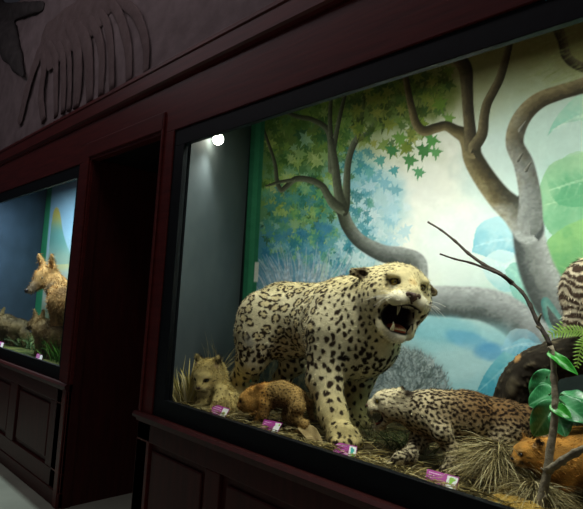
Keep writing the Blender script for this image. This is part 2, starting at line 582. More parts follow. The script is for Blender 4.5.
# ------------------------------------------------------------------ low rib-shaped bands on the plaster, darker brown than the wall
YW = 0.045
rl = thing('rib_bands', 'dark brown rib-shaped bands on the plaster wall above the cases', 'wall relief', tuple(P(80, 60, YW)))
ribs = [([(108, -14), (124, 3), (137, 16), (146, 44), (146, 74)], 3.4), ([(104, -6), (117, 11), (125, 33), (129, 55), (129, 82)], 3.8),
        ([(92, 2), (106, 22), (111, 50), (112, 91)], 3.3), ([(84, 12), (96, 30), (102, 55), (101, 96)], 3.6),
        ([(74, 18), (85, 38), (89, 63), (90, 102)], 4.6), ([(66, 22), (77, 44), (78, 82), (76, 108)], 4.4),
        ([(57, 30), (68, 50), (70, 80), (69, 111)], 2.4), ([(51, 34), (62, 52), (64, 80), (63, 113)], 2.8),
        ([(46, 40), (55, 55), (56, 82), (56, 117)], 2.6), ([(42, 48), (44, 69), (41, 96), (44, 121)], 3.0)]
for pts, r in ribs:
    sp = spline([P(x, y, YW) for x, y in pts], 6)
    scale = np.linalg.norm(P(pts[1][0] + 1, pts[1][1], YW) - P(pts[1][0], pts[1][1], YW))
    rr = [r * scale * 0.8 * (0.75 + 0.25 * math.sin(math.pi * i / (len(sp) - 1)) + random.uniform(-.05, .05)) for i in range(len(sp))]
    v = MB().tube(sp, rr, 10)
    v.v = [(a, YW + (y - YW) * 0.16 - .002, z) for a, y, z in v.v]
    v.build('rib', M_bands, rl, smooth=True)
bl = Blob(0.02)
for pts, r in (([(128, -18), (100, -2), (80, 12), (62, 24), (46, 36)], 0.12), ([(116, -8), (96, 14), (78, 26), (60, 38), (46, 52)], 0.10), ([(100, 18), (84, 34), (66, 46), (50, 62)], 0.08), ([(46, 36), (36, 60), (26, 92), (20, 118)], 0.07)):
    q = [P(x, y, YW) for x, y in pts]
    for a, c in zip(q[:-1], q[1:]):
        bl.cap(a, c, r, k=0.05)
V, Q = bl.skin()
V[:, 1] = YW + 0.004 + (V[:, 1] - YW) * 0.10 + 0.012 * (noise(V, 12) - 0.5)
link('backbone', np_mesh('backbone', V, Q), M_bands, rl)
bl = Blob(0.02)
q = [P(x, y, 0.0) for x, y in ((-14, 10), (6, 42), (14, 60), (20, 74))]
bl.chain(q, [0.26, 0.17, 0.10, 0.03], k=0.06)
bl.cap(P(-6, 14, 0.02), P(40, 6, 0.03), 0.12, 0.05, k=0.06)
V, Q = bl.skin()
V[:, 1] = 0.03 + (V[:, 1] - 0.0) * 0.35 + 0.03 * (noise(V, 6) - 0.5)
o = link('rock_outcrop', np_mesh('rock_outcrop', V, Q), M_rock)
tag(o, 'dark grey lump jutting from the plaster wall left of the rib-shaped bands', 'wall relief')
# ================================================================== painted backdrops (a painting: colours computed per point of the panel)
class Canvas:
    def __init__(s, x0, x1, z0, z1, step):
        s.nx = int(round((x1 - x0) / step)) + 1; s.nz = int(round((z1 - z0) / step)) + 1
        xs = np.linspace(x0, x1, s.nx); zs = np.linspace(z0, z1, s.nz)
        X, Z = np.meshgrid(xs, zs)
        s.W = np.column_stack([X.ravel(), np.full(X.size, YB), Z.ravel()])
        s.px, s.py = to_px(s.W)
        s.pp = np.column_stack([s.px, s.py])
        s.c = np.zeros((X.size, 3))
        s.n1 = fbm(s.pp, 0.03, 4); s.n2 = fbm(s.pp + 91, 0.12, 3); s.n3 = noise(s.pp, 0.5); s.n4 = fbm(s.pp * [1, 1.6] + 31, .28, 2)
    def put(s, a, col, ii=None):
        col = hx(col) if isinstance(col, str) else np.asarray(col)
        a = np.clip(a, 0, 1)[:, None]
        if ii is None: s.c = s.c * (1 - a) + col * a
        else: s.c[ii] = s.c[ii] * (1 - a) + col * a
    def blob(s, x, y, rx, ry, col, a=1.0, rot=0.0, rough=0.5):
        c, sn = math.cos(rot), math.sin(rot)
        dx, dy = s.px - x, s.py - y
        d = np.sqrt(((dx * c + dy * sn) / rx) ** 2 + ((-dx * sn + dy * c) / ry) ** 2) + rough * (s.n1 - 0.5) + 0.5 * rough * (s.n2 - 0.5)
        s.put(a * (1 - sstep(0.55, 1.1, d)), col)
    def near(s, x0, y0, x1, y1):
        return np.nonzero((s.px > x0) & (s.px < x1) & (s.py > y0) & (s.py < y1))[0]
    def poly(s, pts, col, a=1.0, soft=0.0):
        p = np.asarray(pts, float)
        ii = s.near(p[:, 0].min(), p[:, 1].min(), p[:, 0].max(), p[:, 1].max())
        if not len(ii): return ii
        x, y = s.px[ii], s.py[ii]
        ins = np.zeros(len(ii), bool)
        for (xa, ya), (xb, yb) in zip(p, np.roll(p, -1, 0)):
            if ya == yb: continue
            cr = ((ya > y) != (yb > y)) & (x < (xb - xa) * (y - ya) / (yb - ya) + xa)
            ins ^= cr
        ii = ii[ins]
        if callable(col): cc = col(s.px[ii], s.py[ii], ii)
        else: cc = hx(col)
        s.put(np.full(len(ii), a), cc, ii)
        return ii
    def limb(s, pts, rad, dark, mid, light, a=1.0, n=8, side=1.0, end=None):
        """a painted bough: rounded bark strokes across its width"""
        q = spline([(x, y, r) for (x, y), r in zip(pts, rad)], n)
        q = np.array(q)
        R = q[:, 2].max() + 3
        ii = s.near(q[:, 0].min() - R, q[:, 1].min() - R, q[:, 0].max() + R, q[:, 1].max() + R)
        x, y = s.px[ii], s.py[ii]
        best = np.full(len(ii), 1e9); off = np.zeros(len(ii)); fr = np.zeros(len(ii))
        for k in range(len(q) - 1):
            ax, ay, ar = q[k]; bx, by, br = q[k + 1]
            dx, dy = bx - ax, by - ay; L = dx * dx + dy * dy + 1e-9
            t = np.clip(((x - ax) * dx + (y - ay) * dy) / L, 0, 1)
            ex, ey = x - ax - t * dx, y - ay - t * dy
            d = np.sqrt(ex * ex + ey * ey) / (ar + t * (br - ar))
            sg = np.sign(dx * ey - dy * ex) * d
            m = d < best
            best[m] = d[m]; off[m] = sg[m]; fr[m] = ((k + t) / (len(q) - 1))[m]
        k = best < 1.12
        ii, best, off, fr = ii[k], best[k], off[k] * side, fr[k]
        w = off + 0.7 * (s.n2[ii] - 0.5) + 0.5 * (s.n3[ii] - 0.5)
        D, Mi, Li = hx(dark), hx(mid), hx(light)
        cc = np.where((w < 0)[:, None], Mi + (Li - Mi) * sstep(0, .8, -w)[:, None], Mi + (D - Mi) * sstep(0, .8, w)[:, None])
        if end is not None:
            D, Mi, Li = [hx(q_) for q_ in end]
            c2 = np.where((w < 0)[:, None], Mi + (Li - Mi) * sstep(0, .8, -w)[:, None], Mi + (D - Mi) * sstep(0, .8, w)[:, None])
            cc = cc + (c2 - cc) * sstep(0, .6, fr + .3 * (s.n2[ii] - .5))[:, None]
        cc = cc * (.82 + .2 * s.n4[ii] + .16 * s.n3[ii])[:, None]
        s.put(a * (1 - sstep(0.9, 1.12, best)), cc, ii)
    def leaf(s, x, y, r, ang, col, a=0.9, lobes=5):
        """maple like leaf"""
        pts = []
        prof = [(-90, .25), (-62, .75), (-40, .42), (-8, .95), (18, .45), (50, .7), (68, .45), (90, 1.15), (112, .45), (130, .7), (162, .45), (188, .95), (220, .42), (242, .75)]
        for t, rr in prof:
            an = math.radians(t) + ang
            pts.append((x + r * rr * math.cos(an) * 0.9, y + r * rr * math.sin(an)))
        s.poly(pts, col, a)
    def panel(s, name, parent, m):
        q = np.arange(s.nx * s.nz).reshape(s.nz, s.nx)
        f = np.stack([q[:-1, :-1], q[:-1, 1:], q[1:, 1:], q[1:, :-1]], -1).reshape(-1, 4)
        me = np_mesh(name, s.W, f, lin(np.clip(s.c, 0, 1)))
        o = link(name, me, m, parent)
        so = o.modifiers.new('solid', 'SOLIDIFY'); so.thickness = 0.012; so.offset = -1
        return o

M_paint = mat_vcol('mural_paint', rough=0.65, spec=0.2, bump=0.15, scale=60)
c = Canvas(XL, 0.45, 0.95, 2.74, 0.0042)
rr = random.Random(5)
# --- sky: khaki at the top, cream in the middle, mint and pale blue to the right and below
t = sstep(60, 150, c.py + 0.06 * (c.px - 400) + 30 * (c.n1 - .5))
c.c[:] = hx('8f9058')
c.put(t, 'd6e0c4')
c.put(sstep(430, 560, c.px) * t, 'bcdcd0')
c.put(sstep(240, 330, c.py) * sstep(330, 420, c.px), 'bcd8d2')
c.blob(425, 195, 95, 85, 'eef2e2', 1.0, 0, .4)
c.blob(405, 235, 70, 70, 'f0f4e8', 1.0, 0, .4)
c.blob(500, 175, 45, 60, 'd2e8e0', .8)
c.blob(470, 250, 60, 50, 'dfeee8', .7)
c.blob(560, 130, 60, 40, 'c9e2d4', .6)
# --- green wall of foliage on the left
c.put(1 - sstep(300, 385, c.px + 0.35 * (c.py - 150) + 70 * (c.n1 - .5)), '6f9a66')
c.put((1 - sstep(90, 190, c.py + 20 * (c.n1 - .5))) * (1 - sstep(350, 460, c.px + 60 * (c.n2 - .5))), '6f8540')
c.blob(300, 130, 60, 45, '62803c', .9)
c.blob(290, 205, 45, 50, '5c9466', .8)
c.blob(275, 255, 45, 40, '4d93ab', .9)
c.blob(345, 250, 40, 40, '7fc0cc', .7)
c.blob(375, 205, 40, 45, 'a8d6dc', .75)
c.blob(350, 175, 30, 30, '6fb3b4', .7)
def leaves(n, x0, x1, y0, y1, r0, r1, cols, a=.75, keep=None):
    for _ in range(n):
        x, y = rr.uniform(x0, x1), rr.uniform(y0, y1)
        if keep and not keep(x, y): continue
        c.leaf(x, y, rr.uniform(r0, r1), rr.uniform(-.7, .7), rr.choice(cols), a * rr.uniform(.6, 1))
leaves(260, 262, 352, 85, 215, 5, 10, ['4f7a35', '6c9444', '86a84e', '3f6b3a', '55884f', '7a9c40', '9ab765', '486f2c'])
leaves(30, 262, 350, 85, 240, 6, 11, ['2c4f22', '35602f', '2a5a44', '3c6628'], .7)
leaves(45, 264, 345, 130, 250, 6, 11, ['b4cc6c', 'c2d68c', 'a2c47c', '9cc8a4'], .8)
leaves(150, 262, 340, 185, 262, 5, 10, ['4f9b86', '62a88c', '8cc07f', '3f8f8e', '77b66e', '4b94a4', 'a8cc7c', '2f7f74'])
leaves(90, 262, 350, 225, 285, 5, 10, ['4b93b4', '6fb2c6', '3d84a6', '8cc4c6', '5aa3a0', '2f7d9c'])
leaves(60, 330, 400, 170, 262, 6, 11, ['9ccfdb', 'bfe0e4', '8ac4d4', '6fb3c6', 'd2e9e8', '5aa2b4'], .7, lambda x, y: x - 330 < 85 - abs(y - 215) * .8)
leaves(40, 350, 410, 180, 262, 7, 12, ['b4dbe4', 'cbe6ea', '9acedb', 'dcefef'], .8, lambda x, y: x - 350 < 70 - abs(y - 220) * .9)
leaves(40, 345, 372, 150, 250, 5, 8, ['3f8f9c', '4c9fae', '357f86', '57a08c'], .8)
# --- bough of the left tree
gd, gm, gl = '3d443f', '686d68', '9aa09b'
bd, bm, bl_ = '33382a', '4d5340', '6f7760'
T = lambda pts, rad, *k, **kw: c.limb(pts, rad, *k, **kw)
T([(338, 203), (343, 213), (348, 226), (360, 241), (382, 253), (402, 257), (416, 263), (419, 276)], [6, 6, 6.5, 7, 8.5, 9.5, 10, 9], bd, bm, bl_, end=(gd, gm, gl))
T([(332, 170), (329, 133), (313, 120), (296, 116), (270, 105)], [4, 3, 2.6, 2.2, 1.6], bd, bm, bl_)
T([(331, 146), (330, 120), (331, 99), (333, 80)], [3, 2.2, 1.8, 1.6], bd, bm, bl_)
T([(333, 150), (338, 125), (344, 99), (350, 80)], [3, 2.2, 1.8, 1.6], bd, bm, bl_)
T([(344, 212), (346, 203), (348, 164), (355, 142), (365, 136), (374, 125), (380, 105), (383, 86), (382, 60)], [4, 4, 3.2, 3.2, 3, 2.8, 2.6, 2.4, 2], bd, bm, bl_)
T([(357, 140), (360, 125), (363, 107), (366, 90), (372, 70)], [2.6, 2.4, 2, 1.8, 1.6], bd, bm, bl_)
T([(342, 207), (338, 190), (335, 165), (331, 140)], [6, 4.5, 4, 3], bd, bm, bl_)
T([(341, 209), (334, 204), (328, 196), (322, 186), (310, 180), (296, 179), (287, 186), (281, 190), (277, 181), (275, 164), (268, 142), (262, 125)], [5, 5, 4, 3.4, 3.2, 3, 2.6, 2.4, 2.2, 1.8, 1.5, 1.2], bd, bm, bl_)
T([(293, 180), (280, 182), (266, 186)], [2, 1.6, 1], bd, bm, bl_)
# --- foliage on the top, hanging star leaves
c.blob(420, 92, 40, 32, '6a7c36', .75)
c.blob(380, 108, 32, 30, '5d7a35', .6)
leaves(70, 355, 452, 62, 130, 6, 12, ['35491f', '40581f', '4a5c26'], .8, lambda x, y: y < 140 - max(0, x - 410) * 1.2)
leaves(110, 355, 450, 62, 150, 6, 11, ['5d7a2e', '6f8c38', '4a6b2c', '86933a', '9aa04a', '3f6030', '758a30'], .85, lambda x, y: y < 150 - max(0, x - 410) * 1.2)
for x, y, r, q in ((392, 150, 10, '3f7f4a'), (410, 160, 11, '4b8a4c'), (424, 150, 12, '3d7a3c'), (432, 140, 11, '55994a'), (419, 172, 9, '5aa06a'), (400, 138, 11, '6f9c46'), (436, 152, 9, '5f9f5c'), (420, 124, 12, '7c9438'), (440, 104, 11, '6b8f34'), (449, 118, 9, '78a04c'), (380, 160, 9, '58a092'), (370, 172, 9, '6ab0ac'), (394, 170, 8, '4fa0a0')):
    c.leaf(x, y, r, rr.uniform(-.4, .4), q, .95)
# --- giant leaves right of the trunks
def bigleaf(pts, base, hi, rib, vein_from, vein_to, a=1.0):
    p = np.array(spline(pts + [pts[0]], 6))[:, :2]
    x0, y0 = p.min(0); x1, y1 = p.max(0)
    B, H = hx(base), hx(hi)
    def col(x, y, ii):
        w = np.clip((y - y0) / (y1 - y0) + 1.3 * (c.n1[ii] - .5) + .8 * (c.n2[ii] - .5), 0, 1)
        return H + (B - H) * w[:, None]
    ii = c.poly(p, col, a)
    vf, vt = np.array(vein_from, float), np.array(vein_to, float)
    c.limb([vf, (vf + vt) / 2 + (0, -3), vt], [2.0, 1.4, .7], rib, rib, rib, .35, 6)
    d = vt - vf
    for k in range(1, 7):
        s0 = vf + d * k / 7
        for sg in (-1, 1):
            nrm = np.array([-d[1], d[0]]) * sg / np.linalg.norm(d)
            L = .38 * np.linalg.norm(d) * (1 - k / 9)
            e = s0 + nrm * L * .7 + d / np.linalg.norm(d) * L * .5
            c.limb([s0, (s0 + e) / 2, e], [1.2, 1.0, .6], rib, rib, rib, .13, 4)
bigleaf([(583, 90), (560, 112), (548, 135), (562, 124), (600, 118), (640, 110)], '8ecfb4', 'c6e6cc', 'dff0da', (600, 112), (552, 130), .9)
bigleaf([(538, 190), (550, 165), (575, 155), (610, 150), (640, 190), (600, 230), (560, 238), (542, 220)], '74b084', 'aad4a8', 'cfe6bc', (630, 190), (545, 205))
bigleaf([(545, 175), (575, 152), (620, 160), (610, 200), (560, 205)], '58a374', 'a9d6a8', 'd6ecc8', (620, 175), (550, 190), .7)
bigleaf([(536, 262), (548, 240), (575, 222), (620, 215), (640, 300), (600, 330), (565, 310), (545, 290)], '4f9460', '8cc07c', 'bfe0a4', (630, 235), (548, 285))
bigleaf([(472, 252), (478, 226), (500, 216), (516, 222), (521, 245), (508, 262), (490, 258)], '6fb6c8', 'b4dfe4', 'd4eef0', (522, 240), (476, 246), .95)
bigleaf([(480, 262), (498, 250), (520, 258), (524, 284), (505, 292), (488, 280)], '9ed3d4', 'd6eeec', 'e6f6f2', (524, 268), (482, 268), .8)
bigleaf([(505, 270), (515, 262), (528, 275), (548, 300), (556, 330), (538, 325), (515, 300)], '4fa69a', '86c8b4', 'b4e0cc', (510, 268), (552, 326), .7)
# --- the big trees on the right
kd, km, kl = '3e4038', '6a6a5c', '96968a'
T([(528, 205), (528, 225), (531, 248), (538, 272), (550, 295), (565, 315), (585, 345)], [13, 15, 16.5, 18, 20, 22, 24], '474d4a', '80857f', 'a7aca6', side=1)
T([(528, 228), (516, 213), (500, 198), (486, 180), (474, 160), (469, 144)], [16, 14, 12, 11, 10, 8], '474d4a', '80857f', 'a7aca6', end=('33301f', '554c30', '857a55'))
T([(472, 150), (466, 137), (456, 131), (446, 126), (436, 128), (424, 131), (416, 123), (411, 105), (407, 85), (402, 60)], [9, 8, 6, 5, 4.8, 5, 4.4, 3.6, 3.2, 3], '33301f', '554c30', '857a55')
T([(471, 146), (470, 130), (468, 108), (467, 88), (465, 68), (455, 52), (450, 30)], [7, 6, 5.6, 6, 7, 7, 6], '2d2a1e', '463f2c', '6d6447')
T([(474, 147), (482, 134), (484, 118), (487, 104), (494, 90), (500, 78), (506, 58), (510, 39), (511, 15)], [6, 5.4, 4.8, 4.6, 4.4, 4.2, 3.8, 3.4, 3], '33301f', '504832', '7c7352')
T([(530, 222), (530, 195), (524, 165), (515, 145), (517, 128), (526, 112), (540, 100), (558, 93), (575, 88), (592, 84), (640, 80)], [13, 11, 10, 9, 9, 8.5, 8, 7.5, 7.5, 8, 8], '70756f', '80857f', '90958f', end=('3a3524', '665c40', '928660'))
for x, y in ((518, 160), (526, 170), (520, 130)): c.limb([(x, y), (x + 5, y - 8)], [2, .6], kd, km, kl)
T([(552, 0), (557, 25), (563, 42), (566, 55), (575, 64), (590, 68), (640, 70)], [6, 5.4, 5, 5, 4.8, 5, 6], '2f2b1c', '4b452e', '6d664a')
for k in range(60):                                                   # faint feathery fronds at the top right
    x, y = rr.uniform(540, 600), rr.uniform(10, 80)
    c.limb([(x, y), (x - 14, y + rr.uniform(2, 10))], [1.2, .5], '8f9a5c', '94a062', '9aa868', .35, 3)
# --- horizontal trunk and the lower half of the standing trunk (grey, rough bark)
T([(398, 292), (425, 300), (455, 302), (485, 305), (510, 316), (530, 334), (548, 352), (570, 385)], [12, 14.5, 15.5, 16.5, 18, 19, 20, 20], '48504d', '858b88', 'aeb3b0', side=1)
T([(560, 318), (545, 300), (548, 322), (566, 352)], [2, 3, 2, 2], '4f9c92', '63b0a2', '7cc2b0', .6)
# --- pale water, blue blades, mist under the trunk
m = sstep(312, 335, c.py - 0.12 * np.maximum(c.px - 470, 0)) * sstep(380, 420, c.px)
trunk_under = m * (1 - sstep(498, 525, c.px - 0.2 * (c.py - 330)))
c.put(trunk_under * .9, '9ccfd4')
c.blob(440, 330, 40, 16, '7fc0cc', .6, .1); c.blob(470, 342, 30, 10, '5aa6d0', .5, .3); c.blob(455, 365, 45, 22, 'b7dcdc', .7); c.blob(490, 352, 18, 10, '4f98c8', .6)
bigleaf([(475, 396), (486, 372), (505, 350), (524, 338), (540, 350), (536, 372), (515, 388), (495, 396)], '3f9cb4', '8acdd2', 'b6e4e4', (538, 345), (478, 392), .9)
bigleaf([(500, 350), (512, 330), (532, 332), (545, 352), (530, 360)], '6cb4d4', 'bfe2ea', 'd8f0f2', (540, 345), (502, 350), .6)
c.put(sstep(385, 440, c.py + 20 * (c.n1 - .5)) * .8, '4c7f82')
c.put(sstep(410, 450, c.py + 20 * (c.n1 - .5)) * .6, '2f5a58')
def strokes(n, fx, fy, L, ang, cols, w=.9, a=.5):
    for _ in range(n):
        x, y = fx(), fy(); an = ang(x) ; l = L * rr.uniform(.6, 1.2)
        q = rr.choice(cols)
        c.limb([(x, y), (x + l * .5 * math.cos(an), y - l * .5 * math.sin(an)), (x + l * math.cos(an + .12), y - l * math.sin(an + .12))], [w, w * .8, w * .4], q, q, q, a, 3)
c.put(sstep(338, 372, c.py + 20 * (c.n1 - .5)) * sstep(528, 552, c.px) * .92, '26332f')
# grey wiry bush painted behind the cats
c.blob(402, 394, 50, 54, '6f7f80', .95, 0, .15)
c.blob(404, 368, 36, 24, '98a8a6', .6, 0, .3)
for k in range(1200):
    an = rr.uniform(.1, 3.04); r = 50 * math.sqrt(rr.uniform(.02, 1.0)); x, y = 402 + r * .92 * math.cos(an), 402 - r * math.sin(an)
    q = rr.choice(['8d9b9a', '9dabaa', '5c6a69', '74827f', 'b3bfbb', '66746f', '4c5a58'])
    d = an + rr.uniform(-.9, .9)
    c.limb([(x, y), (x + 4 * math.cos(d), y - 4 * math.sin(d)), (x + 8 * math.cos(d + .5), y - 8 * math.sin(d + .5))], [.8, .7, .4], q, q, q, .55, 3)
# pale blue grass on the left
c.blob(285, 285, 42, 30, '6f9fb8', .6)
strokes(260, lambda: rr.uniform(262, 335), lambda: rr.uniform(280, 330), 36, lambda x: 1.57 - (x - 290) * .018 + rr.uniform(-.3, .3), ['b8c8d4', 'd0d8de', '8fb4c6', 'a4bcca', '6f9cb4', 'c6d2d4'], 1.0, .5)
# dark ground behind the jaguar and below the left foliage
c.put(sstep(295, 335, c.py + 20 * (c.n1 - .5)) * (1 - sstep(335, 365, c.px)) * .95, '26332f')
strokes(160, lambda: rr.uniform(262, 345), lambda: rr.uniform(330, 400), 26, lambda x: 1.57 + rr.uniform(-.6, .6), ['5a5a40', '3c4234', '6c6648', '2c332a'], 1.0, .5)
# --- green edge strip
e = 1 - sstep(-.6, .6, c.px - (263.5 - 0.052 * (c.py - 150)))
c.put(e, '2f7d58')
c.put(e * (1 - sstep(-.6, .6, np.abs(c.px - (257 - 0.052 * (c.py - 150))) - 2.5)), '3c9066')
c.put(e * (1 - sstep(-.6, .8, c.px - (250 - 0.052 * (c.py - 150)))), '15241f')
c.put((1 - sstep(1.6, 2.6, np.abs(c.px - 256.5 + .06 * (c.py - 270)))) * (1 - sstep(9, 11, np.abs(c.py - 272))), 'dfe6d6')
# brush texture
c.c = np.clip(c.c + (c.n2 - .5)[:, None] * .05 + (c.n3 - .5)[:, None] * .025, 0, 1)
MURAL = c.panel('backdrop', CW, M_paint)
tag(MURAL, 'hand-painted jungle backdrop of grey boughs, star leaves and pale sky')

# ------------------------------------------------------------------ backdrop of the far case
c = Canvas(LXL, -3.42, 0.95, 2.74, 0.012)
c.c[:] = hx('8fbcd6')
c.put(sstep(215, 165, c.py), '7298a6')
c.put(sstep(225, 285, c.py), 'b4cbc0')
c.blob(60, 262, 15, 12, 'c4c890', .9)
def hillcol(x, y, ii):
    t = sstep(212, 236, y + 8 * (c.n2[ii] - .5))[:, None]; u = sstep(236, 262, y)[:, None]
    q = hx('c4b552') * (1 - t) + hx('5f9c94') * t
    return q * (1 - u) + hx('8fb0a4') * u
c.poly(np.array(spline([(48, 264), (50, 238), (53, 214), (56.5, 207), (60, 213), (64, 236), (74, 264)], 5)), hillcol, .9)
c.put(sstep(262, 285, c.py), 'a9b6aa')
c.put(sstep(295, 320, c.py), '6c7c62')
c.put(1 - sstep(-.8, .8, c.px - (51 - 0.09 * (c.py - 200))), '2f8a62')
c.put(1 - sstep(-.8, .8, c.px - (42.5 - 0.09 * (c.py - 200))), '1f4a44')
c.c = np.clip(c.c + (c.n2 - .5)[:, None] * .06, 0, 1)
MURAL2 = c.panel('backdrop', CL, M_paint)
tag(MURAL2, 'painted backdrop of blue sky and a yellow-topped hill')
# ================================================================== animals
M_fur = mat_vcol('short_fur', rough=0.85, spec=0.12, bump=0.25, scale=260)
M_hair = mat_vcol('fur_hair', rough=0.8, spec=0.15)
M_eye = mat('eye_amber', '6b5a1e', rough=0.08, spec=0.6)
M_eyed = mat('eye_dark', '120d08', rough=0.08, spec=0.6)
M_nose = mat('nose_leather', '5a4338', '46342c', rough=0.45, scale=60, bump=0.3)
M_nosed = mat('nose_dark', '221a18', rough=0.4, scale=60)
M_tooth = mat('ivory', 'cfc39a', 'b6a678', rough=0.35, scale=40)
M_tongue = mat('tongue', 'b4552f', '9a4128', rough=0.5, scale=60, bump=0.2)
M_whisk = mat('whisker', 'd8d4c4', rough=0.5)

def body_obj(name, V, Q, C, origin, label, cat, group=None):
    origin = np.asarray(origin, float)
    me = np_mesh(name, V - origin, Q, lin(np.clip(C, 0, 1)))
    o = link(name, me, M_fur)
    o.location = origin
    o['_loc'] = [float(q) for q in origin]
    return tag(o, label, cat, group)

def add_fur(o, V, N, C, n, length, flow, **kw):
    v, f, c = fur_mesh(V, N, C, n, length, flow, **kw)
    return link('fur', np_mesh('fur', v, f, lin(np.clip(c, 0, 1)), False), M_hair, o)

def ball(name, c, r, m, parent, rot=None, seg=16):
    """an ellipsoid part; r three radii along the columns of rot"""
    r = np.array([r] * 3) if np.isscalar(r) else np.asarray(r, float)
    M = np.eye(3) if rot is None else rot
    v = []; f = []
    rings = seg // 2
    for i in range(rings + 1):
        th = math.pi * i / rings
        for k in range(seg):
            ph = 2 * math.pi * k / seg
            q = np.array([math.sin(th) * math.cos(ph), math.sin(th) * math.sin(ph), math.cos(th)]) * r
            v.append(np.asarray(c) + M @ q)
    for i in range(rings):
        for k in range(seg):
            k2 = (k + 1) % seg
            f.append((i * seg + k, (i + 1) * seg + k, (i + 1) * seg + k2, i * seg + k2))
    return link(name, np_mesh(name, v, f), m, parent)

def fang(name, a, b, r, parent, bend=(0, 0, 0)):
    a, b = np.asarray(a), np.asarray(b); mid = (a + b) / 2 + np.asarray(bend)
    p = spline([a, mid, b], 5)
    return MB().tube(p, [r * (1 - .88 * (i / (len(p) - 1)) ** 1.3) for i in range(len(p))], 8).build(name, M_tooth, parent, smooth=True)

def frame_of(fwd, roll=0.0):
    """head frame: columns forward, left, up"""
    f = np.asarray(fwd, float); f = f / np.linalg.norm(f)
    l = np.cross([0, 0, 1.0], f); l /= np.linalg.norm(l)
    u = np.cross(f, l)
    c, s = math.cos(roll), math.sin(roll)
    l2, u2 = c * l + s * u, -s * l + c * u
    return np.column_stack([f, l2, u2])

def paint_spots(V, N, C, idx, rfun, dark, rng, along=(1, 0, 0), stretch=1.0, edge=.25):
    """solid irregular spots; rfun gives the radius at a centre"""
    al = np.asarray(along, float)
    def fn(k, c, ii, d):
        n = N[c]; u = al - (al @ n) * n; u /= np.linalg.norm(u) + 1e-9; w = np.cross(n, u)
        a = rng.uniform(-.5, .5); ca, sa = math.cos(a), math.sin(a)
        x, y = d @ u, d @ w; x, y = ca * x + sa * y, -sa * x + ca * y
        r = rfun(V[c]) * rng.uniform(.75, 1.2)
        if r <= 0: return
        th = np.arctan2(y, x); p0, p1 = rng.uniform(0, 6.28, 2)
        q = np.sqrt((x / stretch) ** 2 + (y * stretch) ** 2) / (r * (1 + .18 * np.sin(2 * th + p0) + .12 * np.sin(3 * th + p1)))
        t = (1 - sstep(1 - edge, 1 + edge, q))[:, None]
        C[ii] = C[ii] * (1 - t) + hx(dark) * t
    stamp(V, N, idx, fn, 0.06)

def paint_rosettes(V, N, C, idx, R, wdt, dark, fill, rng, along=(1, 0, 0), fr=.9):
    al = np.asarray(along, float)
    def fn(k, c, ii, d):
        n = N[c]; u = al - (al @ n) * n; u /= np.linalg.norm(u) + 1e-9; w = np.cross(n, u)
        x, y = d @ u, d @ w
        a = rng.uniform(-.4, .4); ca, sa = math.cos(a), math.sin(a); x, y = ca * x + sa * y, -sa * x + ca * y
        th = np.arctan2(y, x); p0, p1, p2 = rng.uniform(0, 6.28, 3)
        r = R * rng.uniform(.8, 1.12) * (1 + .13 * np.sin(2 * th + p0) + .1 * np.sin(3 * th + p1))
        q = np.sqrt((x * .88) ** 2 + (y * 1.1) ** 2)
        ring = 1 - sstep(.6, 1.25, np.abs(q - r) / (wdt * (1 + .25 * np.sin(5 * th + p2))))
        gap = sstep(-.95, -.75, np.sin(rng.integers(2, 4) * th + p1))
        ins = (1 - sstep(.7, 1.0, q / r)) * .45
        C[ii] = C[ii] * (1 - ins[:, None]) + hx(fill) * ins[:, None]
        t = (ring * gap)[:, None] * .95
        C[ii] = C[ii] * (1 - t) + hx(dark) * t
        if rng.random() < .35:
            t = (1 - sstep(.6, 1.2, np.hypot(x - rng.normal(0, .003), y) / .0055))[:, None]
            C[ii] = C[ii] * (1 - t) + hx(dark) * t
    stamp(V, N, idx, fn, R * 1.9)

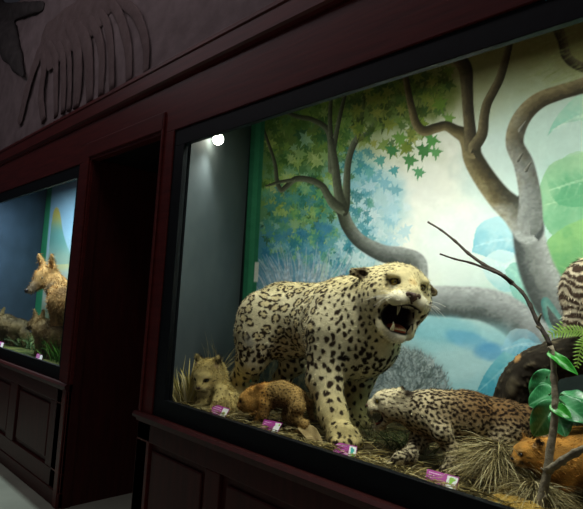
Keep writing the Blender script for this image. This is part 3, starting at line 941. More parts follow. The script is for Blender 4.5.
# ------------------------------------------------------------------ the big roaring spotted cat
def make_jaguar():
    rng = np.random.default_rng(3)
    h = 0.0048
    b = Blob(h)
    # trunk
    b.ell((-1.885, .42, 1.415), (.19, .150, .180), k=.05)
    b.ell((-1.74, .42, 1.425), (.32, .142, .160), k=.06)
    b.ell((-1.46, .40, 1.415), (.23, .170, .200), k=.06)
    b.cap((-1.90, .42, 1.52), (-1.50, .41, 1.535), .062, .066, k=.07)
    b.cap((-1.42, .40, 1.36), (-1.33, .385, 1.36), .145, .120, k=.07)          # brisket
    # neck
    b.cap((-1.42, .40, 1.465), (-1.285, .385, 1.535), .165, .125, k=.07)
    b.cap((-1.35, .385, 1.41), (-1.24, .37, 1.46), .105, .075, k=.05)
    # front right leg (near the glass)
    S, E, W_, K, T_ = P(331, 335, .29), P(325, 378, .255), P(333, 414, .21), P(341, 436, .175), P(347, 441, .15)
    b.cap(S, E, .105, .073, k=.05); b.cap(E, W_, .070, .053, k=.03); b.cap(W_, K, .053, .046, k=.03)
    def paw(K, T_, r, k=.02):
        K, T_ = np.asarray(K), np.asarray(T_)
        f = T_ - K; f[2] = 0; f /= np.linalg.norm(f); l = np.array([-f[1], f[0], 0])
        base = K.copy(); base[2] = GF + r * .8
        b.cap(K, base + f * r * .7, r * .95, r * .85, k=k)
        for q in (-1.05, -.36, .36, 1.05):
            t0 = base + f * r * .6 + l * q * r * .62; t1 = base + f * r * (1.65 - .25 * abs(q)) + l * q * r * .72
            t1[2] = GF + r * .42
            b.cap(t0, t1, r * .48, r * .40, k=.012)
    paw(K, K + np.array([.1, -.06, 0]), .052)
    # front left leg
    S2, E2, W2, K2 = np.array((-1.40, .50, 1.36)), P(358, 378, .52), P(354, 408, .48), P(350, 430, .455)
    b.cap(S2, E2, .100, .070, k=.05); b.cap(E2, W2, .066, .050, k=.03); b.cap(W2, K2, .050, .046, k=.03)
    paw(K2, K2 + np.array([.1, -.04, 0]), .050)
    # hind legs
    for y, kx, hx_, px_, sg in ((.315, -1.88, -2.05, -1.995, -1), (.52, -1.825, -1.965, -1.895, 1)):
        b.ell((-1.925, y + sg * .015, 1.385), (.130, .085, .165), k=.05)
        b.cap((-1.925, y, 1.33), (kx - .06, y + sg * .02, 1.235), .098, .074, k=.05)
        b.cap((kx - .06, y + sg * .02, 1.235), (hx_, y, 1.125), .066, .042, k=.03)
        b.cap((hx_, y, 1.125), (px_ - .01, y - .01, 1.045), .040, .042, k=.02)
        paw(np.array((px_ - .02, y - .01, 1.05)), np.array((px_ + .1, y - .03, 1.05)), .046)
    # tail hanging behind
    b.chain([(-2.01, .44, 1.49), (-2.09, .47, 1.42), (-2.16, .50, 1.28), (-2.17, .52, 1.16), (-2.19, .54, 1.10)], [.048, .04, .034, .03, .026], k=.03)
    # head
    HC = P(399, 286.5, .36)
    H = frame_of((.800, -.590, -.02), roll=-0.15)
    w = lambda x, y, z: HC + H @ np.array([x, y, z])
    b.ell(w(-.02, 0, .000), (.125, .108, .092), H, k=.05)                        # skull
    b.ell(w(.055, 0, .026), (.062, .072, .046), H, k=.04)                        # brow
    b.cap(w(.07, 0, .014), w(.145, 0, -.026), .042, .034, k=.03)                 # bridge of the nose
    for s in (-1, 1):
        b.ell(w(.122, s * .036, -.054), (.050, .037, .032), H, k=.02)            # whisker pads
        b.ell(w(.00, s * .088, -.050), (.080, .042, .070), H, k=.04)             # cheeks
        b.ell(w(.078, s * .054, .031), (.030, .032, .015), H, k=.015)             # brow ridge
        b.cap(w(-.01, s * .074, -.095), w(.062, s * .048, -.172), .036, .023, k=.03)    # jaw sides
    b.cap(w(.050, 0, -.180), w(.100, 0, -.184), .036, .028, k=.03)               # chin
    b.cap(w(-.06, 0, -.08), w(.0, 0, -.135), .085, .060, k=.04)                   # throat
    # gape
    tl = lambda a: H @ np.array([[math.cos(a), 0, math.sin(a)], [0, 1, 0], [-math.sin(a), 0, math.cos(a)]])
    b.ell(w(.110, 0, -.119), (.095, .060, .050), tl(.3), k=.012, sub=True)
    b.ell(w(.060, 0, -.119), (.060, .068, .046), H, k=.012, sub=True)
    # flattened ears, laid back sideways
    for s, A, B_ in ((-1, w(-.045, -.090, .030), w(-.065, -.172, .022)), (1, w(-.040, .090, .030), w(-.045, .160, .010))):
        b.cap(A, B_, .030, .017, k=.02)
        m_ = A * .35 + B_ * .65
        b.ell(m_ + H @ np.array([.020, 0, -.004]), (.016, .030, .010), H, k=.008, sub=True)
    # eye sockets
    for s in (-1, 1):
        b.ell(w(.104, s * .052, .008), (.014, .019, .010), H, k=.012, sub=True)
    V, Q = b.skin(); N = vnormals(V, Q)
    L = (V - HC) @ H                                                            # head coordinates
    inhead = (L[:, 0] > -.10) & (np.linalg.norm(L * [1, .9, .75], axis=1) < .22)
    n1 = fbm(V, 9, 3); n2 = fbm(V + 5, 60, 2)
    # coat
    C = np.tile(hx('d2c8a0'), (len(V), 1))
    under = sstep(1.40, 1.28, V[:, 2]) * sstep(.1, -.5, N[:, 2])
    C += (hx('e6e2c8') - C) * under[:, None] * .7
    C += (hx('c9b87e') - C) * (sstep(1.52, 1.60, V[:, 2]) * .55)[:, None]
    C += (hx('c2ae6c') - C) * (sstep(1.30, 1.05, V[:, 2]) * .7)[:, None]
    C *= (.86 + .28 * n1)[:, None]; C *= (.9 + .2 * n2)[:, None]
    dark = '2a2015'
    legx = V[:, 2] < 1.27
    front = V[:, 0] > -1.53
    idx = poisson(V, .0475, rng, np.nonzero((V[:, 0] < -1.47) & (V[:, 2] > 1.24) & ~inhead)[0])
    paint_rosettes(V, N, C, idx, 0.0200, .0060, dark, 'c4b078', rng)
    idx = poisson(V, .0275, rng, np.nonzero((V[:, 0] >= -1.49) & (V[:, 2] > 1.27) & ~inhead)[0])
    paint_spots(V, N, C, idx, lambda p: .0068 + .002 * (p[0] > -1.4) + .002 * (p[2] < 1.4), dark, rng, along=(.35, 0, .9), stretch=1.25)
    idx = poisson(V, .034, rng, np.nonzero(legx & (V[:, 2] > 1.03))[0])
    paint_spots(V, N, C, idx, lambda p: .0115 if p[2] > 1.12 else .0085, dark, rng, along=(0, 0, 1), stretch=1.1)
    idx = poisson(V, .020, rng, np.nonzero(V[:, 2] <= 1.06)[0])
    paint_spots(V, N, C, idx, lambda p: .005, dark, rng)
    # big blotches and bars on throat and inner legs
    ch = np.nonzero((V[:, 0] > -1.42) & (N[:, 0] > .5) & (np.abs(V[:, 1] - .37) < .13) & (V[:, 2] > 1.2) & (V[:, 2] < 1.54) & ~inhead)[0]
    idx = poisson(V, .062, rng, ch)
    paint_spots(V, N, C, idx, lambda p: .0145, '1f1811', rng, along=(0, 1, .3), stretch=1.5)
    # face
    hd = np.nonzero(inhead & (L[:, 2] > -.02) & (L[:, 0] < .085))[0]
    idx = poisson(V, .0165, rng, hd)
    paint_spots(V, N, C, idx, lambda p: .0054, dark, rng, stretch=1.2)
    hd = np.nonzero(inhead & (L[:, 2] <= -.02) & (L[:, 0] < .075) & (np.abs(L[:, 1]) > .03))[0]
    idx = poisson(V, .026, rng, hd)
    paint_spots(V, N, C, idx, lambda p: .0085, dark, rng, along=(.3, 0, 1), stretch=1.2)
    def tint(mask, col, a=1.0):
        a = np.asarray(mask, float)[:, None] * a
        C[:] = C * (1 - a) + hx(col) * a
    def dot(x, y, z, rx, ry, rz, col, a=1.0):
        d = np.sqrt(((L[:, 0] - x) / rx) ** 2 + ((L[:, 1] - y) / ry) ** 2 + ((L[:, 2] - z) / rz) ** 2)
        tint((1 - sstep(.75, 1.1, d)) * inhead, col, a)
    dot(.14, 0, -.052, .06, .09, .035, 'e4ddc0', .8)
    dot(.09, 0, -.195, .05, .06, .03, 'e8e3cc', .8)
    for s in (-1, 1):
        for i in range(3):
            for j in range(4):
                dot(.104 + j * .016, s * (.066 - j * .006), -.046 - i * .010, .0045, .006, .0035, dark, .9)
        dot(.100, s * .052, .006, .026, .028, .014, '1c140d', .95)
        dot(.10, s * .054, -.014, .02, .02, .006, 'e8e2c8', .7)
        dot(.105, s * .030, -.004, .03, .008, .008, '2a2015', .7)
    dot(.115, 0, .008, .05, .022, .022, 'b89a62', .6)
    # lips, palate and gullet
    cav = np.sqrt(((L[:, 0] - .095) / .110) ** 2 + (L[:, 1] / .066) ** 2 + ((L[:, 2] + .119) / .058) ** 2)
    lip = (1 - sstep(.98, 1.13, cav)) * inhead * (L[:, 0] > .0)
    tint(lip, '17110f')
    ins = (1 - sstep(.80, .95, cav)) * inhead
    tint(ins, '6b2a1e', .9)
    tint((1 - sstep(.02, .075, L[:, 0])) * (cav < .95) * inhead, '1c0c0a', .8)
    for s, A, B_ in ((-1, w(-.045, -.090, .030), w(-.065, -.172, .022)), (1, w(-.040, .090, .030), w(-.045, .160, .010))):
        m_ = A * .35 + B_ * .65
        d = np.linalg.norm((V - m_) , axis=1)
        tint((1 - sstep(.012, .034, np.linalg.norm(V - (m_ + H @ np.array([.012, 0, 0])), axis=1))), '3a2d1e', .85)
        tint((1 - sstep(.012, .020, np.linalg.norm(V - B_, axis=1))) , '2a2015', .8)
    # bald worn patch on the hip
    hp = P(256, 341, .27)
    tint((1 - sstep(.02, .05, np.linalg.norm((V - hp) * [1, .5, 1.1], axis=1) + .03 * (n2 - .5))), 'b9bab0', .85)
    o = body_obj('jaguar', V, Q, C, (-1.62, .38, GF), 'large roaring big cat with black rosettes standing over the cubs', 'big cat')
    def flow(p):
        f = np.tile(np.array([-1.0, 0, -.25]), (len(p), 1))
        f[p[:, 2] < 1.28] = (0, 0, -1)
        return f
    ok = (cav > 1.2) | ~inhead
    add_fur(o, V, N, C, 60000, .013, flow, width=.0013, lift=.28, jitter=.22, mask=ok, bright=(.7, 1.2))
    # parts
    for s in (-1, 1):
        e = ball('eye', w(.090, s * .052, .005), .0135, M_eye, o)
        ball('pupil', w(.1012, s * .0535, .0055), (.004, .005, .005), M_eyed, e, H)
    nb = Blob(.004)
    nb.ell(w(.164, 0, -.034), (.018, .032, .017), H, k=.01)
    nb.cap(w(.170, 0, -.042), w(.164, 0, -.064), .009, .005, k=.01)
    for s in (-1, 1): nb.ell(w(.178, s * .016, -.039), (.007, .007, .005), H, k=.004, sub=True)
    v, q = nb.skin(); link('nose', np_mesh('nose', v, q), M_nose, o)
    tb = Blob(.004)
    tb.chain([w(.00, 0, -.172), w(.05, 0, -.172), w(.094, 0, -.178)], [.030, .032, .022], k=.01)
    v, q = tb.skin()
    l2 = (v - HC) @ H
    link('tongue', np_mesh('tongue', HC + (l2 * [1, 1.15, .6] + [0, 0, -.060]) @ H.T, q), M_tongue, o)
    for s in (-1, 1):
        fang('fang', w(.136, s * .034, -.070), w(.134, s * .033, -.112), .0085, o, H @ np.array([.004, 0, 0]))
        fang('fang', w(.108, s * .032, -.168), w(.114, s * .034, -.138), .0078, o, H @ np.array([.004, 0, 0]))
    for nm, x, z, dz in (('upper_incisors', .152, -.074, -.011), ('lower_incisors', .118, -.164, .010)):
        pts = [w(x - .010 * (abs(q) / .020) ** 2, q, z) for q in np.linspace(-.022, .022, 9)]
        t = MB()
        for p_, q_ in zip(pts[:-1], pts[1:]):
            m_ = (p_ + q_) / 2 + H @ np.array([0, 0, dz])
            t.add([p_, q_, m_, p_ + H @ np.array([-.005, 0, 0]), q_ + H @ np.array([-.005, 0, 0])], [(0, 1, 2), (3, 2, 4), (0, 2, 3), (1, 4, 2), (0, 3, 4, 1)])
        t.build(nm, M_tooth, o)
    for s in (-1, 1):
        for k in range(9):
            a = w(.125 + .01 * (k % 3), s * .066, -.042 - .008 * (k // 3))
            e = a + H @ np.array([rng.uniform(-.05, .02), s * rng.uniform(.04, .08), rng.uniform(-.05, .0)])
            MB().tube(spline([a, (a + e) / 2 + H @ np.array([0, 0, .006]), e], 3), .0005, 4).build('whisker', M_whisk, o)
    return o
JAG = make_jaguar()
# ------------------------------------------------------------------ the smaller cats
def cat_head(b, HC, H, S, gape=False, ears='up', fat=1.0):
    w = lambda x, y, z: HC + H @ (S * np.array([x, y, z]))
    E = lambda c, r, k, **kw: b.ell(w(*c), S * np.array(r), kw.pop('rot', H), k=k * S, **kw)
    K = lambda a, c, ra, rb, k: b.cap(w(*a), w(*c), ra * S, rb * S, k=k * S)
    E((-.02, 0, 0), (.115, .105 * fat, .092), .05)
    E((.05, 0, .022), (.062, .070, .046), .04)
    K((.06, 0, .010), (.135 if gape else .118, 0, -.022), .040, .032, .03)
    for s in (-1, 1):
        E((.112 if gape else .098, s * .032, -.048), (.048, .034, .032), .02)
        E((0, s * .080 * fat, -.045), (.075, .045, .062), .04)
        E((.070, s * .050, .030), (.024, .028, .014), .015)
    if gape:
        for s in (-1, 1): K((-.01, s * .07, -.085), (.06, s * .042, -.170), .034, .022, .03)
        K((.05, 0, -.180), (.098, 0, -.186), .034, .026, .03)
        a = .3; tl = H @ np.array([[math.cos(a), 0, math.sin(a)], [0, 1, 0], [-math.sin(a), 0, math.cos(a)]])
        E((.112, 0, -.118), (.095, .060, .046), .012, rot=tl, sub=True)
        E((.06, 0, -.118), (.06, .062, .042), .012, sub=True)
        E((.135, 0, -.120), (.085, .12, .038), .010, rot=tl, sub=True)
    else:
        K((.045, 0, -.080), (.092, 0, -.082), .042, .028, .03)
    for s in (-1, 1):
        if ears == 'up':
            A, B_ = (-.035, s * .072, .055), (-.045, s * .100, .128)
        else:
            A, B_ = (-.05, s * .078, .050), (-.115, s * .115, .085)
        K(A, B_, .040, .020, .02)
        m = np.array(A) * .4 + np.array(B_) * .6
        E(tuple(m + [.026, s * .004, .0]), (.016, .022, .034), .008, sub=True)
    for s in (-1, 1):
        E((.104, s * .050, .006), (.014, .018, .011), .012, sub=True)
    return w

def paint_head(V, C, HC, H, S, gape=False, muzzle='d8cfae', ear='2a2117', rim='20170f', ears='up', nose_bridge=None):
    L = (V - HC) @ H / S
    near = np.linalg.norm(L, axis=1) < .26
    def dot(x, y, z, rx, ry, rz, col, a=1.0):
        d = np.sqrt(((L[:, 0] - x) / rx) ** 2 + ((L[:, 1] - y) / ry) ** 2 + ((L[:, 2] - z) / rz) ** 2)
        t = ((1 - sstep(.7, 1.15, d)) * near * a)[:, None]
        C[:] = C * (1 - t) + hx(col) * t
    dot(.14, 0, -.06, .06, .075, .035, muzzle, .85)
    dot(.09, 0, -.10 if not gape else -.20, .06, .06, .03, muzzle, .8)
    for s in (-1, 1):
        dot(.100, s * .051, .006, .026, .026, .016, rim, .95)
        dot(.098, s * .048, .036, .03, .022, .010, muzzle, .6)
        dot(.105, s * .030, -.010, .03, .008, .010, rim, .6)
        q = (-.045, s * .100, .115) if ears == 'up' else (-.11, s * .112, .082)
        dot(q[0] - .02, q[1], q[2] - .004, .045, .036, .040, ear, .9)
        dot(q[0] + .03, q[1] - s * .012, q[2] - .04, .022, .02, .03, 'b59c7c', .6)
        for i in range(3): dot(.105, s * .060, -.044 - .011 * i, .035, .014, .0035, rim, .6)
        dot(.03, s * .098, -.01, .06, .02, .006, rim, .6); dot(.03, s * .10, -.045, .05, .02, .006, rim, .5)
    if nose_bridge: dot(.11, 0, .0, .05, .022, .03, nose_bridge, .7)
    dot(.156, 0, -.062, .02, .003, .02, rim, .8)
    if not gape: dot(.125, 0, -.078, .05, .05, .005, rim, .7)
    cav = np.sqrt(((L[:, 0] - .10) / .110) ** 2 + (L[:, 1] / .066) ** 2 + ((L[:, 2] + .118) / .056) ** 2)
    if gape:
        t = ((1 - sstep(.98, 1.12, cav)) * near * (L[:, 0] > 0))[:, None]; C[:] = C * (1 - t) + hx('17110f') * t
        t = ((1 - sstep(.8, .95, cav)) * near)[:, None]; C[:] = C * (1 - t) + hx('7c3a30') * t
    return (cav > 1.15) | ~near if gape else np.ones(len(V), bool), L

def head_parts(o, w, H, S, gape=False, eye=None, nose=None):
    for s in (-1, 1):
        e = ball('eye', w(.090, s * .050, .005), .0155 * S, eye or M_eyed, o, seg=12)
        if eye: ball('pupil', w(.1032, s * .0515, .0055), (.004 * S, .0045 * S, .0055 * S), M_eyed, e, H, seg=8)
    ball('nose', w(.160 if gape else .145, 0, -.034), (.014 * S, .022 * S, .013 * S), nose or M_nosed, o, H, seg=12)
    if gape:
        ball('tongue', w(.06, 0, -.168), (.052 * S, .030 * S, .012 * S), M_tongue, o, H, seg=12)
        for s in (-1, 1):
            fang('fang', w(.132, s * .032, -.062), w(.130, s * .031, -.108), .008 * S, o)
            fang('fang', w(.106, s * .030, -.172), w(.112, s * .032, -.136), .007 * S, o)

def paw(b, K, f, r, k=.012):
    f = np.array([f[0], f[1], 0.0]); f /= np.linalg.norm(f); l = np.array([-f[1], f[0], 0])
    base = np.array(K, float); base[2] = GF + r * .8
    b.cap(K, base + f * r * .6, r * .95, r * .85, k=k)
    for q in (-1, -.33, .33, 1):
        t1 = base + f * r * (1.6 - .25 * abs(q)) + l * q * r * .66; t1[2] = GF + r * .42
        b.cap(base + f * r * .6 + l * q * r * .55, t1, r * .48, r * .40, k=.006)

def on_floor(p, h):
    p = np.array(p, float); p[2] = GF + h; return p

def make_ocelot():
    rng = np.random.default_rng(8)
    b = Blob(.0042)
    HC = P(389, 401.5, .20); S = .46
    H = frame_of((-.73, -.68, -.03), roll=.02)
    w = cat_head(b, HC, H, S, True, 'back')
    sh, mid, hip = P(434, 415, .27), P(466, 417, .35), P(505, 425, .47)
    b.cap(w(-.04, 0, -.04), P(417, 411, .24), .042, .056, k=.03)
    b.cap(P(417, 411, .24), sh, .056, .074, k=.03)
    b.cap(sh, mid, .078, .080, k=.04); b.cap(mid, hip, .080, .086, k=.04)
    f = np.array([-.8, -.55, 0])
    # forelegs
    p1 = on_floor(P(399, 469, .11), .03); b.chain([P(428, 422, .30), P(419, 440, .24), P(409, 456, .165), p1], [.042, .030, .023, .019], k=.015); paw(b, p1, f, .021)
    p2 = on_floor(PZ(452, 474, GF), .03); b.chain([P(429, 418, .225), P(442, 433, .215), P(450, 447, .23), p2], [.044, .031, .022, .019], k=.015); paw(b, p2, f, .021)
    # hind legs
    q1 = on_floor(PZ(505, 478, GF), .025); b.ell(P(506, 428, .42), (.075, .055, .085), k=.03); b.chain([P(507, 432, .40), P(498, 448, .36), P(518, 462, .38), q1 + [0, 0, .02]], [.055, .04, .026, .022], k=.02); paw(b, q1, f, .023)
    q2 = q1 + np.array([.03, .16, 0]); b.chain([hip + [0, .05, -.02], q2 + [-.02, 0, .14], q2 + [.05, 0, .07], q2 + [0, 0, .01]], [.06, .042, .026, .022], k=.02); paw(b, q2, f, .023)
    b.chain([P(527, 422, .52), P(540, 434, .56), P(548, 450, .58), P(560, 462, .58)], [.026, .022, .02, .018], k=.02)
    V, Q = b.skin(); N = vnormals(V, Q)
    n1 = fbm(V, 14, 3)
    C = np.tile(hx('846640'), (len(V), 1))
    t = sstep(.15, -.05, (V - sh) @ np.array([.78, .45, 0])); C += (hx('ddd0a6') - C) * t[:, None] * .85
    t = 1 - sstep(.16, .24, np.linalg.norm((V - HC) @ H / S, axis=1)); C += (hx('dccfa6') - C) * t[:, None]
    legs = sstep(GF + .19, GF + .12, V[:, 2]); C += (hx('c9bd98') - C) * legs[:, None] * .8
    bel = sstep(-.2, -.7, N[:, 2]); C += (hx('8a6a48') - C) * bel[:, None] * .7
    C *= (.8 + .4 * n1)[:, None]
    L = (V - HC) @ H / S
    inh = np.linalg.norm(L, axis=1) < .22
    body = np.nonzero(~inh)[0]
    idx = poisson(V, .0128, rng, body)
    paint_spots(V, N, C, idx, lambda p: .0062, '21160d', rng, along=(.78, .45, 0), stretch=1.15)
    idx = poisson(V, .0135, rng, np.nonzero(inh & (L[:, 0] < .06))[0])
    paint_spots(V, N, C, idx, lambda p: .0044, '33261a', rng, along=(.78, .45, -.1), stretch=1.4)
    ok, _ = paint_head(V, C, HC, H, S, True, 'e0d8ba', ears='back')
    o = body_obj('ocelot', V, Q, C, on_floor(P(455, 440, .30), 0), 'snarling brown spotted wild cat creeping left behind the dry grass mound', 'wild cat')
    add_fur(o, V, N, C, 42000, lambda p: .010, lambda p: np.tile(np.array([.75, .45, -.3]), (len(p), 1)), width=.0011, lift=.25, mask=ok)
    head_parts(o, w, H, S, True, M_eye, mat('nose_pink', '7c4a40', rough=.5))
    return o

def make_tan_cub():
    rng = np.random.default_rng(12)
    b = Blob(.0045)
    HC = P(208, 374, .13); S = .60
    H = frame_of((.30, -.84, -.42), roll=0.04)
    w = cat_head(b, HC, H, S, False, 'up', 1.08)
    b.cap(w(-.03, 0, -.03), P(213, 388, .17), .058, .062, k=.04)
    b.ell(P(212, 394, .17), (.062, .060, .070), k=.04)
    b.ell(P(219, 398, .22), (.078, .080, .080), k=.04)
    for px, y in ((204, .12), (219, .12)):
        p = on_floor(P(px, 409, y), .025); b.chain([P(px + 3, 392, y + .03), P(px, 402, y), p], [.036, .026, .023], k=.02); paw(b, p, (-.3, -1), .024)
    p = on_floor(P(231, 412, .16), .025); b.ell(P(228, 400, .20), (.045, .055, .052), k=.03); b.chain([P(231, 400, .18), P(232, 407, .17), p], [.036, .026, .022], k=.02); paw(b, p, (-.2, -1), .023)
    b.chain([P(226, 404, .28), P(234, 409, .30), P(242, 411, .30)], [.02, .017, .013], k=.02)
    V, Q = b.skin(); N = vnormals(V, Q)
    n1 = fbm(V, 22, 3); n2 = fbm(V + 3, 70, 2)
    C = np.tile(hx('cdba78'), (len(V), 1))
    C += (hx('a8965e') - C) * sstep(.45, .7, n1)[:, None] * .6
    C += (hx('cfc393') - C) * sstep(.2, -.5, N[:, 2])[:, None] * .3
    C *= (.82 + .36 * n2)[:, None]
    idx = poisson(V, .020, rng, np.nonzero(V[:, 2] < HC[2] - .05)[0]); paint_spots(V, N, C, idx, lambda p: .0045, '7a6a42', rng)
    ok, _ = paint_head(V, C, HC, H, S, False, 'd8ca98', ears='up', ear='1a140d')
    o = body_obj('tan_cub', V, Q, C, on_floor(P(213, 405, .16), 0), 'fluffy tan cub sitting beside the broad straw grass tuft', 'cub')
    add_fur(o, V, N, C, 26000, lambda p: np.where((((p - HC) @ H)[:, 0] / S > .05) & (np.linalg.norm(p - HC, axis=1) < .26 * S), .006, .018), (.1, .15, -.9), width=.0012, lift=.4, jitter=.26, bright=(.72, 1.2))
    head_parts(o, w, H, S, nose=M_nose)
    return o

def make_spotted_cub():
    rng = np.random.default_rng(14)
    b = Blob(.004)
    HC = P(252, 398, .115); S = .46
    H = frame_of((-.80, -.60, -.38), roll=.05)
    w = cat_head(b, HC, H, S, False, 'back', 1.02)
    sh, hip = P(268, 396, .145), P(294, 398, .175)
    b.cap(w(-.05, 0, -.01), sh, .038, .042, k=.03); b.cap(sh, P(281, 393, .16), .044, .042, k=.04); b.cap(P(281, 393, .16), hip, .042, .047, k=.04)
    f = np.array([-1, -.25, 0])
    for dx, y, r in ((0, .105, 1), (-4, .19, 1)):
        p = on_floor(P(259 + dx, 424, y), .02); b.chain([P(266, 404, y + .01), P(263 + dx * .5, 414, y), p], [.030, .020, .016], k=.012); paw(b, p, f, .017)
    for dx, y in ((0, .125), (-7, .215)):
        p = on_floor(P(302 + dx, 435, y), .02); b.ell(P(297 + dx * .4, 406, y + .02), (.036, .027, .045), k=.02)
        b.chain([P(297 + dx, 408, y), P(294 + dx, 417, y), P(305 + dx, 425, y), p], [.030, .022, .016, .015], k=.012); paw(b, p, f, .018)
    b.chain([P(300, 396, .20), P(309, 404, .22), P(312, 418, .23)], [.018, .015, .012], k=.015)
    V, Q = b.skin(); N = vnormals(V, Q)
    n1 = fbm(V, 30, 3)
    C = np.tile(hx('a0834c'), (len(V), 1))
    L = (V - HC) @ H / S
    t = sstep(.30, .20, np.linalg.norm(L, axis=1)); C += (hx('c99a50') - C) * t[:, None]
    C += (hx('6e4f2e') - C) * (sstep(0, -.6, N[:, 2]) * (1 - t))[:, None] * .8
    C *= (.8 + .4 * n1)[:, None]
    idx = poisson(V, .0125, rng, np.nonzero(np.linalg.norm(L, axis=1) > .2)[0]); paint_spots(V, N, C, idx, lambda p: .0038, '4a361f', rng, along=(1, .2, 0), stretch=1.2)
    paint_head(V, C, HC, H, S, False, 'cfa65c', ears='back', ear='8a6030', nose_bridge='d8ac5c')
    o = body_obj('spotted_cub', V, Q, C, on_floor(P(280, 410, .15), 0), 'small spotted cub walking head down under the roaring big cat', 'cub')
    add_fur(o, V, N, C, 22000, lambda p: np.where(((p - HC) @ H)[:, 0] / S > .04, .004, .010), (1, .15, -.5), width=.0011, lift=.35, jitter=.28)
    head_parts(o, w, H, S)
    return o

def make_puma_cub():
    rng = np.random.default_rng(15)
    b = Blob(.0042)
    HC = P(527, 452.5, .20); S = .33
    H = frame_of((-.52, -.82, -.10), roll=.0)
    w = cat_head(b, HC, H, S, False, 'up', 1.0)
    sh, hip = P(560, 463, .27), P(622, 464, .42)
    b.cap(w(-.05, 0, -.03), P(545, 458, .235), .031, .042, k=.025); b.cap(P(545, 458, .235), sh, .042, .060, k=.03)
    b.cap(sh, P(590, 457, .34), .062, .074, k=.04); b.cap(P(590, 455, .34), hip, .074, .080, k=.04)
    f = np.array([-.8, -.5, 0])
    for p0, dy in ((sh, -.045), (sh, .045), (hip, -.05), (hip, .05)):
        q = on_floor(p0 + np.array([-.02, dy, 0]), .02)
        b.chain([p0 + [0, dy, -.01], (p0 + q) / 2 + [.02, dy * .4, 0], q + [0, 0, .02]], [.048, .034, .024], k=.02); paw(b, q, f, .024)
    b.chain([hip + [.06, .03, .03], hip + [.13, .06, -.02], hip + [.16, .08, -.10]], [.022, .019, .016], k=.02)
    V, Q = b.skin(); N = vnormals(V, Q)
    n1 = fbm(V, 25, 3)
    C = np.tile(hx('b8843c'), (len(V), 1)); n1 = .5 + 1.7 * (fbm(V * [1, 1, 1.6], 38, 3) - .5)
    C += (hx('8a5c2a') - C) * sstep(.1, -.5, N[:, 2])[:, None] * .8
    C *= (.78 + .44 * n1)[:, None]
    paint_head(V, C, HC, H, S, False, 'e0b878', ears='up', ear='1c130c', rim='1a0f08')
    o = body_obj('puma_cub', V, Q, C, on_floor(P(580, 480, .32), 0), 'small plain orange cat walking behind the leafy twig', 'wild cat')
    add_fur(o, V, N, C, 24000, lambda p: np.where((((p - HC) @ H)[:, 0] / S > .02) & (np.linalg.norm(p - HC, axis=1) < .3 * S), .004, .012), (.75, .5, -.35), width=.0011, lift=.28, jitter=.22, bright=(.75, 1.2))
    head_parts(o, w, H, S)
    return o

def make_barred_cat():
    rng = np.random.default_rng(16)
    b = Blob(.006)
    c0 = P(601, 292, .60)
    b.ell(c0, (.13, .10, .125), k=.04)
    b.ell(c0 + [.10, .02, .06], (.10, .085, .11), k=.05)
    b.cap(c0 + [.14, 0, .10], c0 + [.20, -.02, .19], .07, .06, k=.04)
    b.ell(c0 + [.24, -.05, .21], (.07, .06, .058), k=.03)
    for s in (-1, 1): b.cap(c0 + [.23, -.03 + s * .04, .25], c0 + [.23, -.03 + s * .055, .29], .022, .010, k=.015)
    b.cap(P(577, 305, .56), P(571, 325, .53), .036, .026, k=.03)
    b.cap(c0 + [.02, -.05, -.08], P(592, 334, .54), .055, .035, k=.03)
    b.cap(c0 + [.15, -.04, -.02], c0 + [.16, -.06, -.15], .04, .028, k=.03)
    V, Q = b.skin(); N = vnormals(V, Q)
    n1 = fbm(V, 12, 3)
    C = np.tile(hx('c9bda0'), (len(V), 1))
    s_ = V[:, 2] * 1.0 + .35 * V[:, 0] + .05 * (n1 - .5) * 2
    bar = sstep(-.55, -.05, np.sin(s_ * 2 * math.pi / .030) + 1.2 * (fbm(V + 3, 30, 2) - .5))
    C += (hx('33241a') - C) * bar[:, None] * .92
    C *= (.85 + .3 * n1)[:, None]
    o = body_obj('barred_cat', V, Q, C, P(596, 336, .57), 'brown and white barred cat crouching on the log, cut off by the picture edge', 'wild cat')
    add_fur(o, V, N, C, 16000, .016, (.1, 0, -1), width=.0013, lift=.3)
    return o

make_ocelot(); make_tan_cub(); make_spotted_cub(); make_puma_cub(); make_barred_cat()

